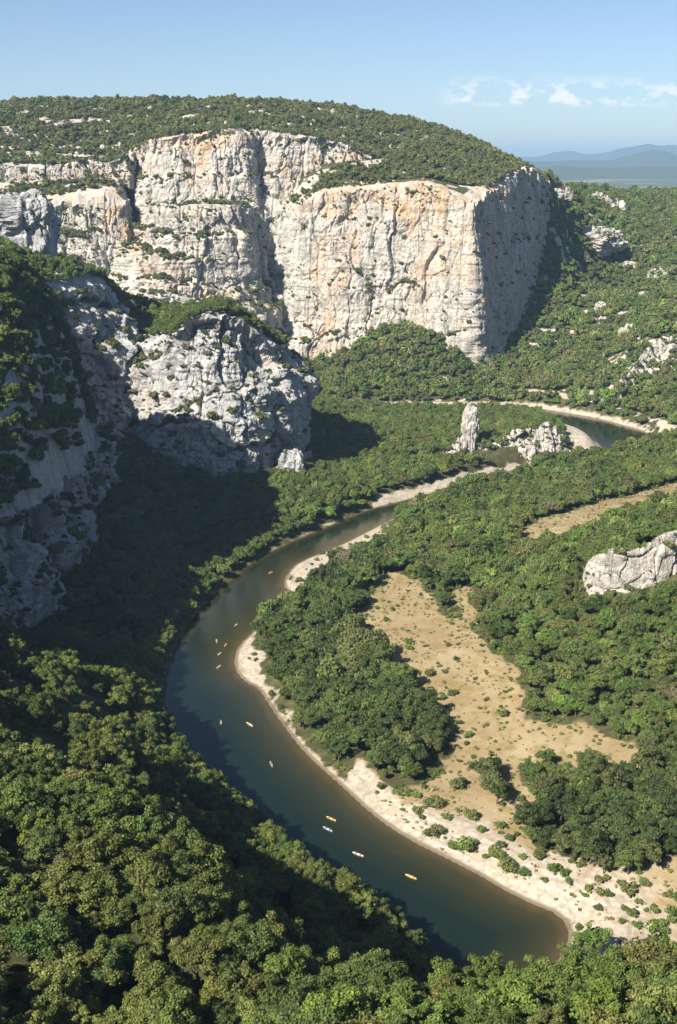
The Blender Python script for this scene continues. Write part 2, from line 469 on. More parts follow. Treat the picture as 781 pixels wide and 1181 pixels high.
# ---- ground sheet
def ground_material():
    m, nt, out = new_mat('ground_soil')
    b = NB(nt)
    p = b.pos()
    n1 = b.noise(.05, 6, .6, p)
    n2 = b.noise(.45, 5, .65, p)
    n3 = b.noise(.16, 5, .6, p)
    soil = b.ramp(n3, (.3, (.038, .046, .018)), (.55, (.070, .070, .032)), (.75, (.14, .12, .065)))
    mead = b.ramp(n1, (.3, (.22, .16, .085)), (.5, (.285, .225, .13)), (.7, (.35, .29, .18)))
    mead = b.mix(b.fr(n2, .5, .7), mead, (.30, .24, .15))
    mead = b.mix(b.math('MULTIPLY', b.fr(n3, .50, .64), .8), mead, (.20, .165, .06))
    mead = b.mix(b.math('MULTIPLY', b.fr(b.noise(.11, 6, .7, b.pos(1, 1, 1)), .56, .66), .75), mead, (.26, .155, .07))
    grav = b.ramp(n2, (.3, (.25, .215, .17)), (.5, (.40, .36, .30)), (.7, (.52, .48, .41)))
    grav = b.mix(b.math('MULTIPLY', b.fr(n3, .5, .68), .65), grav, (.37, .29, .19))
    bk = b.attr('bank')
    gx = b.n('ShaderNodeSeparateXYZ', inp={0: p})
    bv = b.n('ShaderNodeCombineXYZ', inp={0: b.math('MULTIPLY', bk, .42), 1: b.math('MULTIPLY', gx.outputs[0], .035), 2: b.math('MULTIPLY', gx.outputs[1], .035)}).outputs[0]
    bars_ = b.noise(1.0, 5, .65, bv)
    grav = b.mix(b.math('MULTIPLY', b.fr(bars_, .52, .66), .6), grav, (.23, .20, .15))
    grav = b.mix(b.math('MULTIPLY', b.fr(b.noise(.8, 4, .7, p), .58, .70), .55), grav, (.16, .15, .12))
    grav = b.mix(b.fr(bk, 1.4, .2), grav, (.17, .14, .095))
    mead = b.mix(b.math('MULTIPLY', b.fr(b.noise(.9, 4, .75, p), .56, .68), .6), mead, (.15, .125, .055))
    edge = b.math('MULTIPLY', b.math('SUBTRACT', n3, .5), .9)
    fm = b.fr(b.math('ADD', b.attr('meadow'), edge), .38, .62)
    fg = b.fr(b.math('ADD', b.attr('gravel'), edge), .38, .62)
    rk = b.ramp(n2, (.3, (.26, .25, .22)), (.7, (.46, .43, .37)))
    fk = b.fr(b.math('ADD', b.attr('rock'), edge), .42, .58)
    c = b.mix(fm, soil, mead)
    c = b.mix(fk, c, rk)
    c = b.mix(fg, c, grav)
    # the far plain: woods with pale fields between them
    ff = b.noise(.0011, 3, .5, p)
    fc = b.ramp(ff, (.42, (.065, .085, .045)), (.58, (.10, .115, .055)), (.64, (.38, .32, .18)))
    c = b.mix(b.attr('plain'), c, fc)
    bump = b.n('ShaderNodeBump', inp={'Strength': .6, 'Distance': .5, 'Height': n2})
    bs = b.n('ShaderNodeBsdfPrincipled', inp={'Base Color': c, 'Roughness': .95, 'Specular IOR Level': .1, 'Normal': bump.outputs[0]})
    nt.links.new(bs.outputs[0], out.inputs[0])
    return m


def water_material():
    m, nt, out = new_mat('river_water')
    b = NB(nt)
    p = b.pos()
    d = b.attr('depth')
    w = b.noise(.12, 4, .6, p)
    dd = b.math('ADD', d, b.math('MULTIPLY', b.math('SUBTRACT', w, .5), .9))
    c = b.ramp(b.fr(dd, 0, 3.6), (.0, (.085, .062, .028)), (.2, (.038, .035, .013)), (.55, (.017, .022, .009)), (.95, (.007, .0150, .0098)))
    rip = b.math('ADD', b.noise(.9, 3, .6, p), b.math('MULTIPLY', b.noise(.12, 2, .5, p), 2.0))
    bump = b.n('ShaderNodeBump', inp={'Strength': .12, 'Distance': .25, 'Height': rip})
    bs = b.n('ShaderNodeBsdfPrincipled', inp={'Base Color': c, 'Roughness': .07, 'IOR': 1.33, 'Normal': bump.outputs[0]})
    nt.links.new(bs.outputs[0], out.inputs[0])
    return m


def leaf_material(name, single):
    m, nt, out = new_mat(name)
    b = NB(nt)
    if single:
        tint = b.n('ShaderNodeObjectInfo').outputs['Color']
    else:
        tint = b.attr('tint', 'INSTANCER', 'Color')
    v = b.attr('shade')
    big = b.noise(.02, 3, .5, b.pos())
    k = b.math('ADD', b.math('MULTIPLY', v, .75), b.math('MULTIPLY', big, .9))
    c = b.mix(1.0, tint, b.n('ShaderNodeCombineColor', inp={0: k, 1: k, 2: k}).outputs[0], 'MULTIPLY')
    df = b.n('ShaderNodeBsdfPrincipled', inp={'Base Color': c, 'Roughness': .55, 'Specular IOR Level': .22})
    tr = b.n('ShaderNodeBsdfTranslucent', inp={'Color': b.mix(1.0, c, (1.0, 1.1, .5, 1), 'MULTIPLY')})
    mx = b.n('ShaderNodeMixShader', inp={0: .22, 1: df.outputs[0], 2: tr.outputs[0]})
    nt.links.new(mx.outputs[0], out.inputs[0])
    return m


def plain_material(name, col, rough=.6, spec=.3, noise=.25, scale=3.0):
    m, nt, out = new_mat(name)
    b = NB(nt)
    n = b.noise(scale, 4, .6, b.pos())
    c = b.mix(b.math('MULTIPLY', n, noise * 2), (*col, 1), tuple(x * .45 for x in col) + (1,))
    bs = b.n('ShaderNodeBsdfPrincipled', inp={'Base Color': c, 'Roughness': rough, 'Specular IOR Level': spec})
    nt.links.new(bs.outputs[0], out.inputs[0])
    return m


M_ROCK = rock_material('limestone_warm', 1.0, 1.0, .6)
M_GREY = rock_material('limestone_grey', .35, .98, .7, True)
M_PALE = rock_material('limestone_pale', .12, .95, .75)
M_GROUND = ground_material()
M_WATER = water_material()
M_LEAF = leaf_material('leaves_forest', False)
M_LEAF1 = leaf_material('leaves', True)
M_BARK = plain_material('bark', (.13, .10, .075), .9, .1, .4, 2.0)


# ------------------------------------------------------------------ mesh helpers
def mesh_from(name, verts, faces, mats=(), smooth_shade=True, attrs=None):
    me = bpy.data.meshes.new(name)
    verts = np.asarray(verts, np.float32)
    faces = np.asarray(faces, np.int32)
    me.vertices.add(len(verts))
    me.vertices.foreach_set('co', verts.ravel())
    k = faces.shape[1]
    me.loops.add(faces.size)
    me.loops.foreach_set('vertex_index', faces.ravel())
    me.polygons.add(len(faces))
    me.polygons.foreach_set('loop_start', np.arange(len(faces), dtype=np.int32) * k)
    me.polygons.foreach_set('loop_total', np.full(len(faces), k, np.int32))
    me.polygons.foreach_set('use_smooth', np.full(len(faces), smooth_shade, bool))
    for a, val in (attrs or {}).items():
        at = me.attributes.new(a, 'FLOAT', 'POINT')
        at.data.foreach_set('value', np.asarray(val, np.float32).ravel())
    me.update(calc_edges=True)
    for m in mats:
        me.materials.append(m)
    return me


def link(name, me, parent=None, loc=(0, 0, 0)):
    o = bpy.data.objects.new(name, me)
    COL.objects.link(o)
    o.location = loc
    if parent is not None:
        o.parent = parent
    return o


def tag(o, label=None, cat=None, group=None, kind=None):
    for k, v in (('label', label), ('category', cat), ('group', group), ('kind', kind)):
        if v:
            o[k] = v
    return o


def empty(name, loc, rz=0.0):
    o = bpy.data.objects.new(name, None)
    COL.objects.link(o)
    o.location = loc
    o.rotation_euler = (0, 0, rz)
    o.empty_display_size = .5
    return o


def grid_faces(nr, nc, off=0):
    i = np.arange(nr - 1)[:, None] * nc + np.arange(nc - 1)[None]
    i = i.ravel() + off
    return np.stack([i, i + 1, i + nc + 1, i + nc], 1)


# ------------------------------------------------------------------ ground
def axis(lo, fine_lo, fine_hi, hi, step, g, mid=None):
    a = list(np.arange(fine_lo, fine_hi, step))
    s, v = step, a[-1]
    while v < hi:
        s *= g
        v += s
        a.append(min(v, hi))
    s, v = step, fine_lo
    pre = []
    while v > lo:
        s *= g
        v -= s
        pre.append(max(v, lo))
    return np.array(pre[::-1] + a)


XS = axis(-30000, -230, 400, 30000, 2.2, 1.06)
YS = axis(-1500, 170, 1300, 32000, 2.2, 1.03)
GX, GYY = np.meshgrid(XS, YS)
GZv, DR, MK = terrain(GX, GYY, True)
grav = soft_any(GX, GYY, gravel_polys, 5.0)
RIGHTB = seg_dist(GX, GYY, rightP, False) < seg_dist(GX, GYY, leftP, False)
grav = np.maximum(grav, smooth(-4.5, -1.0, DR) * np.where(RIGHTB, .62, .40))
grav = np.maximum(grav, np.where((GYY > 1080), smooth(-13, -4, DR) * .62, 0))
mead = soft_any(GX, GYY, meadow_polys, 5.0)
bars = soft_any(GX, GYY, gravel_polys[2:3], 5.0)
grav = np.where(bars > .01, np.minimum(grav, 1.0 - .40 * smooth(-6, -14, DR) - .22 * smooth(-18, -40, DR)), grav)
mead = np.maximum(mead, bars)
scree = fbm(GX / 22, GYY / 14, seed=41, octs=4)


def shelves(x, y):
    return fbm((x + fbm(x / 60, y / 60, seed=44) * 20) / 26, y / 7.5, seed=43, octs=4, gain=.6)


def scut(x, y):
    return .26 + .30 * smooth(-40, 160, x)


up = (MK['C2'] > 10)
shv = shelves(GX, GYY)
rockm = np.where(up, smooth(scut(GX, GYY) - .06, scut(GX, GYY) + .16, shv), 0)
farslope = (GYY > 1200) & ~up & (GX > 60)
rockm = np.where(farslope, np.maximum(smooth(.62, .8, scree) * .9, smooth(.48, .66, shv)), rockm)
plain = smooth(2700, 3300, GYY)
verts = np.stack([GX, GYY, GZv], -1).reshape(-1, 3)
ground = link('ground', mesh_from('ground', verts, grid_faces(len(YS), len(XS)), [M_GROUND],
                                  attrs={'bank': np.clip(-DR, -5, 60), 'gravel': grav, 'meadow': mead, 'rock': rockm, 'plain': plain}))
tag(ground, kind='structure')

# water: the cells whose bed lies under the surface
wet = (DR > -5)
cells = wet[:-1, :-1] | wet[1:, :-1] | wet[:-1, 1:] | wet[1:, 1:]
fw = grid_faces(len(YS), len(XS))[cells.ravel()]
used, inv = np.unique(fw, return_inverse=True)
wv = verts[used].copy()
depth = np.clip(-wv[:, 2], 0, 5)
wv[:, 2] = 0.0
river = link('river', mesh_from('river', wv, inv.reshape(-1, 4), [M_WATER], attrs={'depth': depth}))
tag(river, kind='structure')


# ------------------------------------------------------------------ cliffs
LEDGE_POINTS = []          # places where bushes can root on the rock


def curtain(name, rim, mat, ds=1.1, dz=1.1, lean=.10, ledges=(), amp=(7, 5, 1.6, .7), seed=0, rimjit=3.0, Hf=None, sink=6, veg=.5, base=None, vegcut=.42, crack=18.0, calm=None, zf=1.0, fs=1.0, thing=None):
    line, s = resample(chaikin(rim, 2), ds)
    n = len(line)
    tx, ty = np.gradient(line[:, 0]), np.gradient(line[:, 1])
    k = 9
    ker = np.ones(k) / k
    tx, ty = (np.convolve(np.pad(a, k // 2, 'edge'), ker, 'valid') for a in (tx, ty))
    L = np.hypot(tx, ty)
    nx, ny = ty / L, -tx / L
    cuts = np.clip(facets(s / 13, 0 * s, .5, seed + 41), -2, 1)
    zr = line[:, 2] + cuts * rimjit * .9 + fbm(s / 18, 0 * s, seed=seed + 5) * rimjit
    if base is None:
        h0 = 60
        zb = np.minimum(zlow(line[:, 0] + nx * lean * h0, line[:, 1] + ny * lean * h0), zr - 8) - sink
    else:
        zb = base(line[:, 0], line[:, 1]) - sink
    m = int(max((zr - zb).max() / dz, 8))
    t = np.linspace(0, 1, m)[:, None]
    Z = zb[None] + t * (zr - zb)[None]
    S = np.broadcast_to(s[None], Z.shape)
    off = lean * (zr[None] - Z)
    sn = s / s[-1]
    for (a, b_, f, dep) in ledges:
        win = smooth(a - .03, a + .03, sn) * (1 - smooth(b_ - .03, b_ + .03, sn))
        zl = zb + f * (zr - zb) + fbm(s / 30, 0 * s + f * 9, seed=seed + 8) * 5
        off = off + dep * win[None] * (1 - smooth(-3.5, 3.5, Z - zl[None]))
    wx = fbm(S / 30, Z / 30, seed=seed + 1, octs=3) * 9
    wz = fbm(S / 26, Z / 26, seed=seed + 2, octs=3) * 7
    A1, A2, A3, A4 = amp
    big = fbm((S + wx) / 55, Z / 90, seed=seed + 3, octs=3)
    butt = ridged((S + wx) / crack, (Z + wz) / 75, seed=seed + 4, octs=3)
    blk = fbm((S + wx * .5) / 8, (Z + wz) / 11, seed=seed + 6, octs=4, gain=.6)
    strat = fbm(S / 60, (Z + wz * .25) / 5.5, seed=seed + 7, octs=3)
    fine = fbm(S / 2.6, Z / 3.6, seed=seed + 9, octs=3, gain=.6)
    blkq = np.round(blk * 3) / 3 * .6 + blk * .4
    edge = smooth(0, .05, t) * 1.0
    fa = facets((S + wx * .6) / (20 * fs), (Z + wz * .6) / (52 * zf * fs), .5, seed + 31)
    fb = facets((S + wx * .4) / 7.5, (Z + wz * .4) / (19 * zf), .5, seed + 32)
    fc = facets(S / 2.9, Z / 3.8, .5, seed + 33)
    if calm is not None:
        qz = 1 - calm[2] * smooth(calm[0], calm[1], sn)[None]
        A1, A2, A3 = A1 * qz, A2 * qz, A3 * (.35 + .65 * qz)
    D = A1 * big - A2 * np.clip(butt - .35, 0, 1) * 1.6 + A3 * .5 * blkq + A4 * .6 * fine + A3 * .5 * strat + A3 * (1.5 * fa + .55 * fb) + A4 * .5 * fc
    topfade = 1 - .6 * smooth(.93, 1, t)
    off = off + D * topfade
    X = line[None, :, 0] + nx[None] * off
    Y = line[None, :, 1] + ny[None] * off
    rows = [np.stack([X, Y, Z], -1)]
    # the lip: runs back over the top so the rock meets the ground behind the rim
    x0, y0, z0 = X[-1], Y[-1], Z[-1]
    for j, q in enumerate((1.5, 3.5, 6, 9, 13, 17, 21)):
        xx, yy = line[:, 0] - nx * q, line[:, 1] - ny * q
        hh = Hf(xx, yy) + .5 + fbm(xx / 5, yy / 5, seed=seed + 12) * .9
        w = smooth(0, 9, q)
        zz = z0 * (1 - w) + hh * w - (4 if q == 21 else 0)
        rows.append(np.stack([xx * 1.0, yy * 1.0, zz], -1)[None])
    V = np.concatenate(rows, 0)
    o = link(name, mesh_from(name, V.reshape(-1, 3), grid_faces(V.shape[0], V.shape[1]), [mat], False))
    # roots for bushes: ledges and broken, gentler rock
    G = V[:m]
    du = np.gradient(G, axis=1)
    dv = np.gradient(G, axis=0)
    nr = np.cross(du, dv)
    nz = nr[..., 2] / (np.linalg.norm(nr, axis=-1) + 1e-9)
    patch = fbm(S / 24, Z / 18, seed=seed + 20, octs=3)
    pr = (smooth(vegcut, vegcut + .35, nz) * .09 + smooth(.15, .5, nz) * (.012 + smooth(.2, .6, patch) * .06)) * veg
    pr = pr + smooth(.84, .97, np.broadcast_to(t, nz.shape)) * smooth(-.05, .35, patch) * .07 * veg
    pick = rng.random(nz.shape) < pr * ds * dz
    pick[:3] = False
    for q, nzv in zip(G[pick], nz[pick]):
        LEDGE_POINTS.append((*q, nzv))
    if thing:
        return tag(o, thing, 'rock')
    return tag(o, kind='structure')


def base_for_upper(x, y):
    return H2(x, y - 6)


cl = []
cl.append(curtain('cliff', rimC2, M_ROCK, .9, .9, .13,
                  ledges=((.0, .17, .74, 14), (.0, .17, .50, 14), (.27, .47, .82, 12), (.27, .43, .64, 20), (.28, .52, .36, 12), (.46, .55, .20, 7), (.54, .64, .13, 8), (.25, .36, .68, 8), (.36, .5, .46, 7)),
                  amp=(7, 4.5, 2.0, .6), seed=100, Hf=H2, veg=1.5, calm=(.66, .74, .55), rimjit=4.5))
cl.append(curtain('cliff', rimC1, M_ROCK, .95, .95, .12, ledges=((.3, .75, .45, 5),), amp=(5, 4, 1.7, .8), seed=200, Hf=H1, base=base_for_upper, veg=1.3))
cl.append(curtain('cliff', rimU2, M_GREY, .7, .7, .10, ledges=((.06, .44, .64, 9), (.02, .30, .86, 6), (.30, .52, .84, 11), (.60, .80, .84, 7), (.52, .66, .44, 6), (.12, .40, .34, 7)), amp=(9, 3.0, 3.6, .7), seed=300, Hf=H4,
                  veg=.8, crack=30, zf=.62, fs=1.35))
cl.append(curtain('cliff', rimU3, M_GREY, .8, .8, .09, ledges=((.0, .6, .55, 6), (.35, .9, .8, 5)), amp=(13, 7, 3.0, .9), seed=400, Hf=H3, veg=1.6, zf=.7, crack=27))
for o, lab in zip(cl, ('tall pale limestone cliff with ochre stains ending in a sharp prow', 'upper band of white cliff just below the plateau top',
                       'broken grey rock buttress lit from the left above the river woods', 'shaded grey cliff with vertical streaks at the left edge')):
    o['label'] = lab


# ------------------------------------------------------------------ free-standing rocks
def ico(sub):
    import bmesh
    bm = bmesh.new()
    bmesh.ops.create_icosphere(bm, subdivisions=sub, radius=1)
    v = np.array([x.co for x in bm.verts])
    f = np.array([[x.index for x in q.verts] for q in bm.faces])
    bm.free()
    return v, f


ICO = {k: ico(k) for k in (1, 2, 3, 5, 6)}


def rock_mesh(name, sx, sy, sz, seed, mat, sub=5, power=.55, rough=1.0):
    v, f = ICO[sub]
    v = v.copy()
    sg, a = np.sign(v), np.abs(v)
    v = sg * a ** power                       # boxier than a ball
    v *= (sx / 2, sy / 2, sz)
    n = ICO[sub][0]
    sc = (sx + sy + sz) / 3
    d = fbm(v[:, 0] / sc * 2.2, v[:, 1] / sc * 2.2, v[:, 2] / sc * 1.6, seed, 3) * .16 * sc
    b2 = fbm(v[:, 0] / 7, v[:, 1] / 7, v[:, 2] / 9, seed + 3, 4, .6)
    d = d + b2 * min(1.6, sc * .06) - np.clip(ridged(v[:, 0] / 9, v[:, 1] / 9, v[:, 2] / 40, seed + 5) - .4, 0, 1) * min(3.5, sc * .09)
    d = d + fbm(v[:, 0] / 2.2, v[:, 1] / 2.2, v[:, 2] / 3, seed + 7, 2) * min(.5, sc * .03)
    k = sc / 4.2
    d = d * .7 + facets(v[:, 0] / k, v[:, 1] / k, v[:, 2] / (k * 1.5), seed + 11) * k * .30 * rough + facets(v[:, 0] / k * 2.6, v[:, 1] / k * 2.6, v[:, 2] / k * 1.9, seed + 12) * k * .13 * rough
    v = v + n * d[:, None]
    return mesh_from(name, v, f, [mat], False)


def rock(label, u, v, z_or_y, sx, sy, sz, seed, mat=None, rz=0., up=0., sub=5, name='rock_outcrop', group=None, tilt=(0, 0), power=.55, rough=1.0):
    x, y, z = PZ(u, v, z_or_y) if z_or_y < 200 else PY(u, v, z_or_y)
    z = float(terrain(np.array([x]), np.array([y]))[0])
    o = link(name, rock_mesh(name, sx, sy, sz, seed, mat or M_PALE, sub, power, rough), None, (x, y, z + up))
    o.rotation_euler = (tilt[0], tilt[1], rz)
    me = o.data
    co_, no_ = np.zeros(len(me.vertices) * 3, np.float32), np.zeros(len(me.vertices) * 3, np.float32)
    me.vertices.foreach_get('co', co_)
    me.vertices.foreach_get('normal', no_)
    co_, no_ = co_.reshape(-1, 3), no_.reshape(-1, 3)
    cr, sr = math.cos(rz), math.sin(rz)
    k = (no_[:, 2] > .45) & (co_[:, 2] > 0) & (rng.random(len(co_)) < 2.6 * sx * sy / 14 / len(co_))
    for a in co_[k]:
        LEDGE_POINTS.append((x + cr * a[0] - sr * a[1], y + sr * a[0] + cr * a[1], z + up + a[2], .7))
    tag(o, label, 'rock', group)
    return o


rock('slim pale rock pinnacle rising from the wooded meander hump', 541, 530, 965, 13, 13, 39, 11, up=0, name='rock_pinnacle', power=.75)
rim_ridge = GY((494, 550, 958), (508, 528, 958), (524, 508, 958), (540, 502, 958), (556, 512, 962), (574, 515, 968), (592, 496, 972), (606, 490, 974), (622, 496, 978), (640, 492, 982), (652, 504, 988), (660, 520, 998))
rim_face = GY((666, 668, 596), (676, 650, 575), (684, 640, 566), (704, 634, 560), (728, 630, 558), (752, 623, 561), (775, 612, 564), (800, 606, 570), (830, 610, 590))
rim_band = GY((702, 470, 1172), (706, 452, 1182), (716, 438, 1196), (728, 424, 1212), (742, 402, 1226), (758, 393, 1234), (790, 388, 1242), (830, 392, 1250), (860, 400, 1260))
curtain('rock_outcrop', rim_ridge, M_PALE, .6, .6, .42, amp=(3, 2.5, 1.6, .6), seed=500, Hf=lambda a, b_: terrain(a, b_) + .3, rimjit=3.5, veg=1.6, crack=14, zf=.4, fs=.6, sink=3,
        base=lambda a, b_: 0 * a + 1.0, thing='low broken pale rock ridge wrapped in trees along the meander hump')
curtain('rock_outcrop', rim_face, M_PALE, .45, .45, .14, amp=(2.5, 1.5, 1.0, .4), seed=520, Hf=lambda a, b_: terrain(a, b_) + .3, rimjit=1.6, veg=1.6, crack=12, zf=.45, fs=.55, sink=3,
        thing='pale rock face in the right bank woods cropped by the frame edge')
curtain('rock_outcrop', rim_band, M_PALE, .8, .8, .55, ledges=((.3, .8, .55, 6),), amp=(5, 3, 1.8, .6), seed=540, Hf=lambda a, b_: terrain(a, b_) + .3, rimjit=4, veg=2.2, crack=16, zf=.5, fs=.8, sink=4,
        thing='broken pale cliff band above the far river bank at the right edge')
rock('small pale rock tip high on the far right slope', 690, 264, 1880, 84, 50, 26, 18, rz=.2, power=.9, rough=1.5)
rock('long slanting pale slab halfway up the far right slope', 676, 314, 1640, 100, 50, 16, 19, rz=.15, power=.8, rough=1.5)
rock('small cream rock on the far slope right of the slab', 715, 340, 1500, 18, 16, 9, 20)
for lab_, uu_, vv_, yy_, a_, b_, h_ in (
        ('pale rock right of the highest outcrop on the far right slope', 722, 262, 1860, 24, 18, 10),
        ('cream rock at the right end of the slanting slab', 728, 304, 1640, 26, 18, 9), ('pale scar by the right edge of the far slope', 762, 300, 1600, 34, 24, 9),
        ('upright pale rock below the right edge scar on the far slope', 742, 342, 1480, 12, 12, 11), ('small pale rock in the middle of the far right slope', 692, 362, 1440, 13, 12, 9),
        ('broken pale rock just left of the top of the cliff band', 726, 400, 1330, 26, 18, 9),
        ('pale ledge at the left end of the slanting slab', 640, 322, 1600, 40, 16, 7)):
    rock(lab_, uu_, vv_, yy_, a_, b_, h_, int(uu_), sub=5, power=.7)
rock('grey rock knob cropped by the left frame edge below the thin cliff band', 14, 312, 935, 62, 46, 34, 21, M_GREY, rz=.3, sub=6)
rock('low pale block at the right foot of the grey buttress', 336, 552, 882, 18, 16, 19, 22, M_GREY)

# loose pale rubble breaking through the scrub: nobody could count it, so one object
def rubble():
    g = np.random.default_rng(17)
    V, Fc, b0 = [], [], 0
    iv, jf = ICO[3]
    for (x0, x1, y0, y1, n, thr) in ((-460, 260, 1400, 1740, 15000, .30), (170, 620, 1240, 2100, 9000, .52)):
        X, Y = g.uniform(x0, x1, n), g.uniform(y0, y1, n)
        Zt, dr, mk = terrain(X, Y, True)
        sh = shelves(X, Y)
        k = (sh > thr) & (g.random(n) < .22) & (dr < -20) & in_view(X, Y, Zt)
        k &= (mk['C2'] > 20) if x0 < 0 else (mk['C2'] < -15)
        for x, y, z in zip(X[k], Y[k], Zt[k]):
            a, bb, h = g.uniform(1.2, 4.5), g.uniform(.9, 2.4), g.uniform(.8, 2.4)
            v = np.sign(iv) * np.abs(iv) ** .7 * (a, bb, h)
            v = v + iv * (facets(iv[:, 0] * 1.6 + x, iv[:, 1] * 1.6 + y, iv[:, 2] * 1.6, 3) * .35)[:, None] * h * .6
            c, q = math.cos(x), .35 * math.sin(x)
            v = np.c_[v[:, 0] - q * v[:, 1], v[:, 1] + q * v[:, 0], v[:, 2]]
            V.append(v + (x, y, z + h * .25))
            Fc.append(jf + b0)
            b0 += len(iv)
    print('rubble', len(V))
    return tag(link('rubble', mesh_from('rubble', np.concatenate(V), np.concatenate(Fc), [M_PALE], False)), kind='stuff')


# ------------------------------------------------------------------ hills on the horizon
M_HILL = plain_material('distant_woods', (.07, .085, .045), .95, .05, .35, .0012)


def ridge(y0, x0, x1, depth, hfun, base, seed, n=420, m=24):
    xs = np.linspace(x0, x1, n)
    t = np.linspace(0, 1, m)
    X, T = np.meshgrid(xs, t)
    prof = np.sin(np.pi * T) ** 1.2
    Hh = hfun(X)
    Z = base + (Hh - base) * prof * (1 + fbm(X / 900, T * 3, seed=seed) * .25)
    o = link('hills', mesh_from('hills', np.stack([X, y0 + depth * (T - .5), Z], -1).reshape(-1, 3), grid_faces(m, n), [M_HILL]))
    return tag(o, kind='structure')


def hp(y, pts):
    q = sorted(PY(u, v, y)[::2] for u, v in pts)
    xs, zs = [a for a, _ in q], [b_ for _, b_ in q]
    return lambda X: np.interp(X, xs, zs) + fbm(X / 700, 0 * X, seed=int(y) % 97, octs=5) * y * .0011


ridge(12500, -6000, 9000, 2600, hp(12500, [(-300, 196), (560, 196), (640, 193), (700, 194), (781, 190), (1100, 192)]), 60, 5)
ridge(16500, -8000, 10000, 3000, hp(16500, [(-300, 190), (560, 189), (610, 186), (665, 184), (700, 186), (725, 181), (755, 174), (781, 179), (830, 187), (1200, 186)]), 55, 6)
ridge(26000, -12000, 14000, 4000, hp(26000, [(-300, 184), (590, 181), (640, 178), (680, 177), (710, 172), (745, 169), (781, 166), (900, 174), (1300, 178)]), 50, 7)


# ------------------------------------------------------------------ trees
def crown_mesh(name, seed, mat, puffs=42, cards=52, size=.085, flat=.85, spread=1.0, jitter=.55, core=.62, low=-.35, pr=(.24, .42), wobble=.22):
    """A crown of radius about 1: many leaf sprays set round a score of boughs, open between them."""
    g = np.random.default_rng(seed)
    dirs = g.normal(size=(puffs * 3, 3))
    dirs /= np.linalg.norm(dirs, axis=1)[:, None]
    dirs = dirs[dirs[:, 2] > low][:puffs]
    rad = g.uniform(.42, .80, len(dirs)) ** .8
    rad[: len(dirs) // 6] *= .5
    wob = 1 + wobble * np.sin(np.arctan2(dirs[:, 1], dirs[:, 0]) * g.integers(2, 4) + g.uniform(0, 6))
    C = dirs * rad[:, None] * wob[:, None]
    C[:, 2] *= flat
    prs = g.uniform(*pr, len(C))
    V, Fc, sh = [], [], []
    base = 0
    for c, r_, k in zip(C, prs, g.uniform(.65, 1.15, len(C))):
        nn = int(cards * (r_ / .33) ** 2)
        d = g.normal(size=(nn, 3))
        d /= np.linalg.norm(d, axis=1)[:, None]
        d[:, 2] = np.where(d[:, 2] < -.3, -d[:, 2], d[:, 2])
        pos = c + d * r_ * g.uniform(.72, 1.08, (nn, 1)) * (1, 1, .85)
        nrm = d + g.normal(size=(nn, 3)) * jitter
        nrm /= np.linalg.norm(nrm, axis=1)[:, None]
        a = np.cross(nrm, g.normal(size=(nn, 3)))
        a /= np.linalg.norm(a, axis=1)[:, None] + 1e-9
        b_ = np.cross(nrm, a)
        s1 = size * g.uniform(.6, 1.4, (nn, 1))
        s2 = size * g.uniform(.5, 1.0, (nn, 1))
        quad = np.stack([pos - a * s1 * g.uniform(.6, 1.2, (nn, 1)), pos - b_ * s2 + nrm * size * .15, pos + a * s1, pos + b_ * s2 - nrm * size * .1], 1)
        V.append(quad.reshape(-1, 3))
        Fc.append(np.arange(nn * 4).reshape(-1, 4) + base)
        base += nn * 4
        sh.append(np.repeat(np.clip(k + g.normal(size=nn) * .13, .4, 1.5), 4))
    # dark blobs added inside the leaf puffs to block light through the crown
    if core:
        iv, jf = ICO[1]
        q = np.concatenate([jf, jf[:, 2:3]], 1)
        for c, r_ in zip(C, prs):
            V.append(c * .92 + iv * r_ * core)
            Fc.append(q + base)
            base += len(iv)
            sh.append(np.full(len(iv), .6))
    V = np.concatenate(V)
    me = bpy.data.meshes.new(name)
    Fc = np.concatenate(Fc)
    return mesh_from(name, V, Fc, [mat], False, {'shade': np.concatenate(sh)})


def tube(path, radii, sides=6):
    path = np.asarray(path, float)
    V, Fc = [], []
    ang = np.linspace(0, 2 * np.pi, sides, endpoint=False)
    for i, (p, r_) in enumerate(zip(path, radii)):
        d = path[min(i + 1, len(path) - 1)] - path[max(i - 1, 0)]
        d /= np.linalg.norm(d) + 1e-9
        a = np.cross(d, (0.3, .9, .1))
        a /= np.linalg.norm(a)
        b_ = np.cross(d, a)
        V.append(p + r_ * (np.cos(ang)[:, None] * a + np.sin(ang)[:, None] * b_))
    for i in range(len(path) - 1):
        for j in range(sides):
            k = (j + 1) % sides
            Fc.append([i * sides + j, i * sides + k, (i + 1) * sides + k, (i + 1) * sides + j])
    return np.concatenate(V), np.array(Fc)


def trunk_mesh(name, seed):
    """trunk of unit crown: rises from -1.25 (ground) into the crown, with four limbs"""
    g = np.random.default_rng(seed)
    parts = [tube([(0, 0, -1.35), (.02, .01, -1.0), (.05, -.02, -.6), (.03, .03, -.1), (0, 0, .3)], [.10, .075, .065, .05, .02], 7)]
    for k in range(5):
        a = k * 1.257 + g.uniform(-.4, .4)
        e = np.array([math.cos(a) * .6, math.sin(a) * .6, g.uniform(-.05, .4)])
        st = np.array([.04, 0, g.uniform(-.75, -.35)])
        parts.append(tube([st, st * .5 + e * .5 + (0, 0, -.06), e], [.04, .028, .01], 5))
    V, Fc, b0 = [], [], 0
    for v, f in parts:
        V.append(v)
        Fc.append(f + b0)
        b0 += len(v)
    return mesh_from(name, np.concatenate(V), np.concatenate(Fc), [M_BARK])


NEARN, MIDN, FARN, SHRN = 9, 7, 6, 6
near_args = dict(puffs=52, cards=170, size=.050, pr=(.15, .31), jitter=.55)


